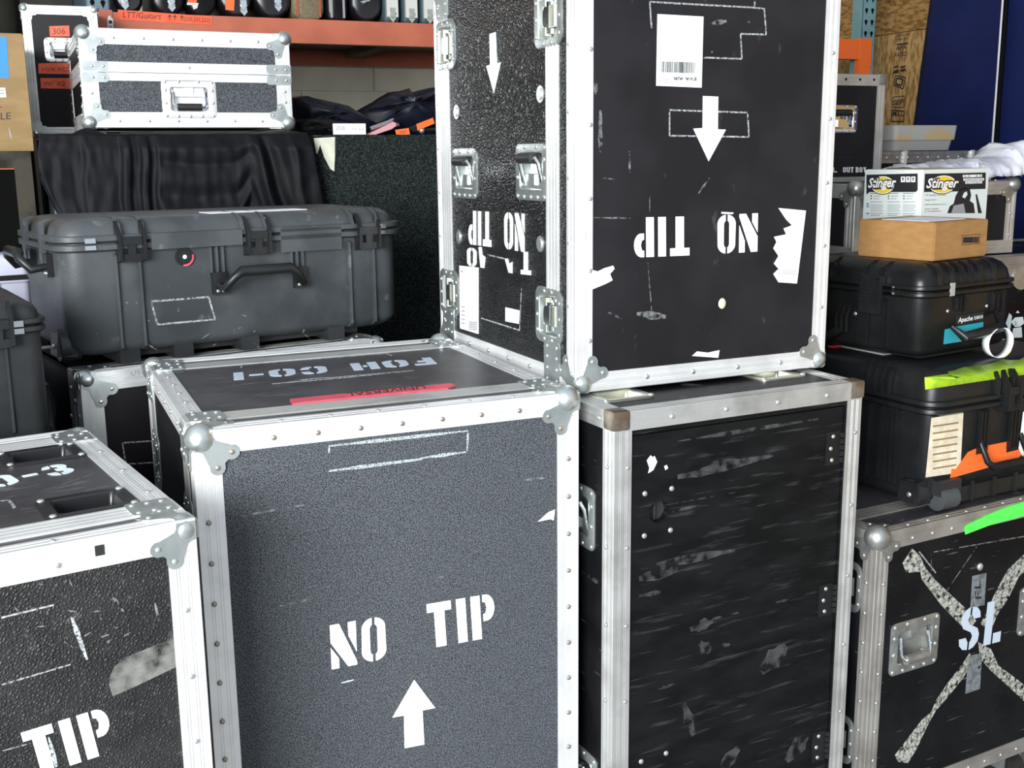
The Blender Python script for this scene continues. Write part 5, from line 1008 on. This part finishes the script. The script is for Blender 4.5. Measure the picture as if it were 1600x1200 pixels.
mb = MB(); mb.tube([cu.inv @ cf.p(*cf.uv(1582, -60), .03), cu.inv @ cf.p(*cf.uv(1576, 0), .03), cu.inv @ cf.p(*cf.uv(1558, 245), .03), cu.inv @ cf.p(*cf.uv(1540, 500), .03)], .006, 8); mb.build('seam_cord', 'bag_white', cu.o, 60); mb = MB(); mb.tube([cu.inv @ cf.p(*cf.uv(1581, 0), .03), cu.inv @ cf.p(*cf.uv(1563, 245), .03), cu.inv @ cf.p(*cf.uv(1545, 500), .03)], .010, 8); mb.build('seam_edge', 'hole_dark', cu.o, 60)
mb = MB(); mb.tube([cu.inv @ cf.p(cf.uv(1455, 0)[0]-.3, 3.46, 0), cu.inv @ cf.p(5.2, 3.46, 0)], .02, 8); mb.build('rail', 'zinc_dull', cu.o, 60)
# band case and the cases round it
def rcase(name, label, px_right, b, ytop, zbase, w_, d_, e=.03, m='laminate_smooth', am='aluminium_worn', corner=None, left=None, k=.7):
    p = at_b(px_right, ytop, b); T = Thing(name, label, 'flight case', room(p.dot(RX)-w_, b, zbase), 23, w_, d_, p.z-zbase); core(T); panel(T.top, m); panel(T.left, m); panel(T.right, m); panel(T.back, m); T.e = edges(T, e, e, am)
    if corner:
        for s in ((-1, -1, 1), (1, -1, 1)): ball_corner(T, *s, 'zinc_dull', k=k, r=.024*k+.004, off=.009)
    return T
H2 = rcase('flight_case', 'black flight case with a butterfly latch below the FALL OUT BOY case', 1350, 2.84, 296, 0, .62, .45, .045, corner=None)
panel(H2.front, 'laminate_smooth', [(H2.front.uv(1328, 352)[0], H2.front.uv(1328, 352)[1], .05, .06)]); u, v = H2.front.uv(1329, 352); latch(H2.front, u, v, .075, .105); mb = MB(); mb.sphere((H2.w/2-.005, -H2.d/2-.002, H2.h-.03), .026, 10, 6); mb.build('ball_corner', 'zinc_dull', H2.o, 50)
for y in (351, 361): decal(H2.front, [(1296, y-4), (1302, y-4), (1302, y), (1296, y)], 'white_paint', 'stencil_lettering')
rivets(H2.front, [H2.front.uv(1331, 325)], H2.o, 'rivet_metal', .006, .001)
Hh = rcase('flight_case', 'black flight case stencilled FALL OUT BOY with chrome handle', 1384, 2.84, 118, H2.h+.008, .72, .45, .032)
fr = Hh.front; hb = fr.uv(1318, 186); panel(fr, 'laminate_smooth', [(hb[0], hb[1], .075, .055)]); side_handle(fr, hb[0]-.01, hb[1], .125, .085, 1, 'chrome'); stencil(fr, 'FALL', (1273.5, 269.5), (1307.5, 269.5), (1273.5, 261.5), kern=.16); stencil(fr, 'OUT', (1317, 269.5), (1333.5, 269.5), (1317, 261), kern=.16); stencil(fr, 'BOY', (1337, 269.5), (1353, 269.5), (1337, 261), kern=.16)
rivets(fr, [(x, Hh.h-.014) for x in run(.05, Hh.w-.02, 12)], Hh.e['FT'], 'hole_dark', .004); cap_corner(Hh, 1, -1, 1, 'zinc_dull', .034); streak(fr, (1310, 247), (1332, 246), .004, 'scuff_soft')
V = Thing('flight_case', 'flight case with green-lined top between tall case and brown carton', 'flight case', room(1.52, 2.33, 0), 23, .44, .48, at_b(1316, 404, 2.33).z); core(V); 
for f in (V.front, V.left, V.right, V.back, V.top): panel(f, 'laminate_black')
edges(V, .03, .03, 'aluminium', .10)
mb = MB(); V.top.box(mb, .02, V.w-.02, V.d-.16, V.d-.03, 0, .004); mb.build('felt_strip', 'green_felt', V.o)
Yc = Thing('flight_case', 'black flight case with white stencilled figures beyond the luggage tag, right edge', 'flight case', room(2.24, 2.36, 0), 23, .95, .46, at_b(1575, 402, 2.36).z); core(Yc)
for f in (Yc.front, Yc.left, Yc.right, Yc.back, Yc.top): panel(f, 'laminate_black')
edges(Yc, .04, .085, 'aluminium_brown', .05); fr = Yc.front
u, v = fr.uv(1594, 434); mb = MB(); fr.poly(mb, [(u+.034*math.cos(2*math.pi*i/20), v+.034*math.sin(2*math.pi*i/20)) for i in range(20)], .0025, .007); mb.build('round_plate', 'zinc', Yc.o)
decal(fr, [(1577, 489), (1581, 494), (1578, 516), (1570, 518), (1568, 514)], 'pale_paint', 'stencil_figure'); decal(fr, [(1579, 503), (1586, 496), (1598, 495), (1600, 505), (1594, 510), (1586, 511)], 'pale_paint', 'stencil_figure'); decal(fr, [(1583, 513), (1596, 511), (1597, 527), (1581, 528)], 'pale_paint', 'stencil_figure'); decal(fr, [(1590, 485), (1593, 489), (1587, 489)], 'pale_paint', 'stencil_figure'); lettering(fr, '2', (1585, 508), (1588, 508), (1585, 502), 'print_black', n=.0012)
Z = rcase('flight_case', 'black flight case with a grey ball corner below the white plastic wrap', 1589, 2.42, 283, Yc.h+.008, .58, .34, .036, am='aluminium_worn', corner=1, k=.85); panel(Z.front, 'laminate_smooth'); rivets(Z.front, [(x, Z.h-.018) for x in run(.08, Z.w-.08, 4)], Z.e['FT'], 'rivet_metal', .0045); rivets(Z.front, [(Z.w-.018, z) for z in run(.02, Z.h-.06, 2)], Z.e['FR'], 'rivet_metal', .0045)
U = rcase('flight_case', 'tall flight case with dull metal rim under the grey bin', 1541, 2.98, 236, 0, .52, .5, .036, am='zinc_dull'); panel(U.front, 'laminate_black'); rivets(U.front, [(x, U.h-.018) for x in run(.06, U.w-.06, 9)], U.e['FT'], 'rivet_metal', .0045)
for x in (1412, 1517): uu = U.front.uv(x, 242)[0]; mb = MB(); U.front.box(mb, uu-.006, uu+.006, U.h-.05, U.h+.004, .0025, .010); mb.build('bracket', 'aluminium', U.o)
# grey bin on it
q = at_b(1397, 235, 3.05); q2 = at_b(1494, 235, 3.05); bn = Thing('storage_bin', 'worn grey plastic bin stained yellow in front of the blue curtain', 'bin', (q.x, q.y, U.h+.005), 23, (q2-q).dot(RX), .22, at_b(1440, 196, 3.05).z-U.h-.005); mb = MB()
mb.loft([[Vector((x, y, z)) for x, y in rrect(0, 0, bn.w-2*i, bn.d-2*i, .02, 4)] for z, i in ((0, .012), (bn.h*.42, .006))]); mb.build('lower_body', 'grey_bin_plain', bn.o, 45)
mb = MB(); mb.loft([[Vector((x, y, z)) for x, y in rrect(0, 0, bn.w-2*i, bn.d-2*i, .02, 4)] for z, i in ((bn.h*.42, .0), (bn.h, -.004), (bn.h+.001, .006), (bn.h-.05, .012))], True, True); mb.build('rim', 'grey_bin', bn.o, 45)
# white plastic wrap on the cases
zb = Z.h+Yc.h+.004+.008
rows = []
for j in range(17):
    t = j/16; row = []
    for i in range(61):
        s = i/60; a_ = Z.w*(.42+.76*s); hgt = .030+.035*s+.030*max(0, math.sin((s-.72)*9))*(s > .72)
        an = math.pi*t; y = -.02+.14*(1-math.cos(an))/2*1.6; z = .012+hgt*math.sin(an)**.7*1.0
        nz = noise.noise(Vector((s*16, t*4, 3)))*.016+noise.noise(Vector((s*34, t*9, 8)))*.007; row.append(Vector((-Z.w/2+a_, -Z.d/2+y+nz, max(.006, z+abs(nz)*1.1))))
    rows.append(row)
wp = Thing('plastic_wrap', 'crumpled translucent white plastic wrap lying over the right-hand cases', 'plastic wrap', Z.M.to_translation()+Vector((0, 0, Z.h)), 23, .01, .01, .1, corner='BC'); mb = MB(); mb.grid(rows); o = mb.build('sheet', 'bag_white', wp.o, 75); sm = o.modifiers.new('thick', 'SOLIDIFY'); sm.thickness = .0015
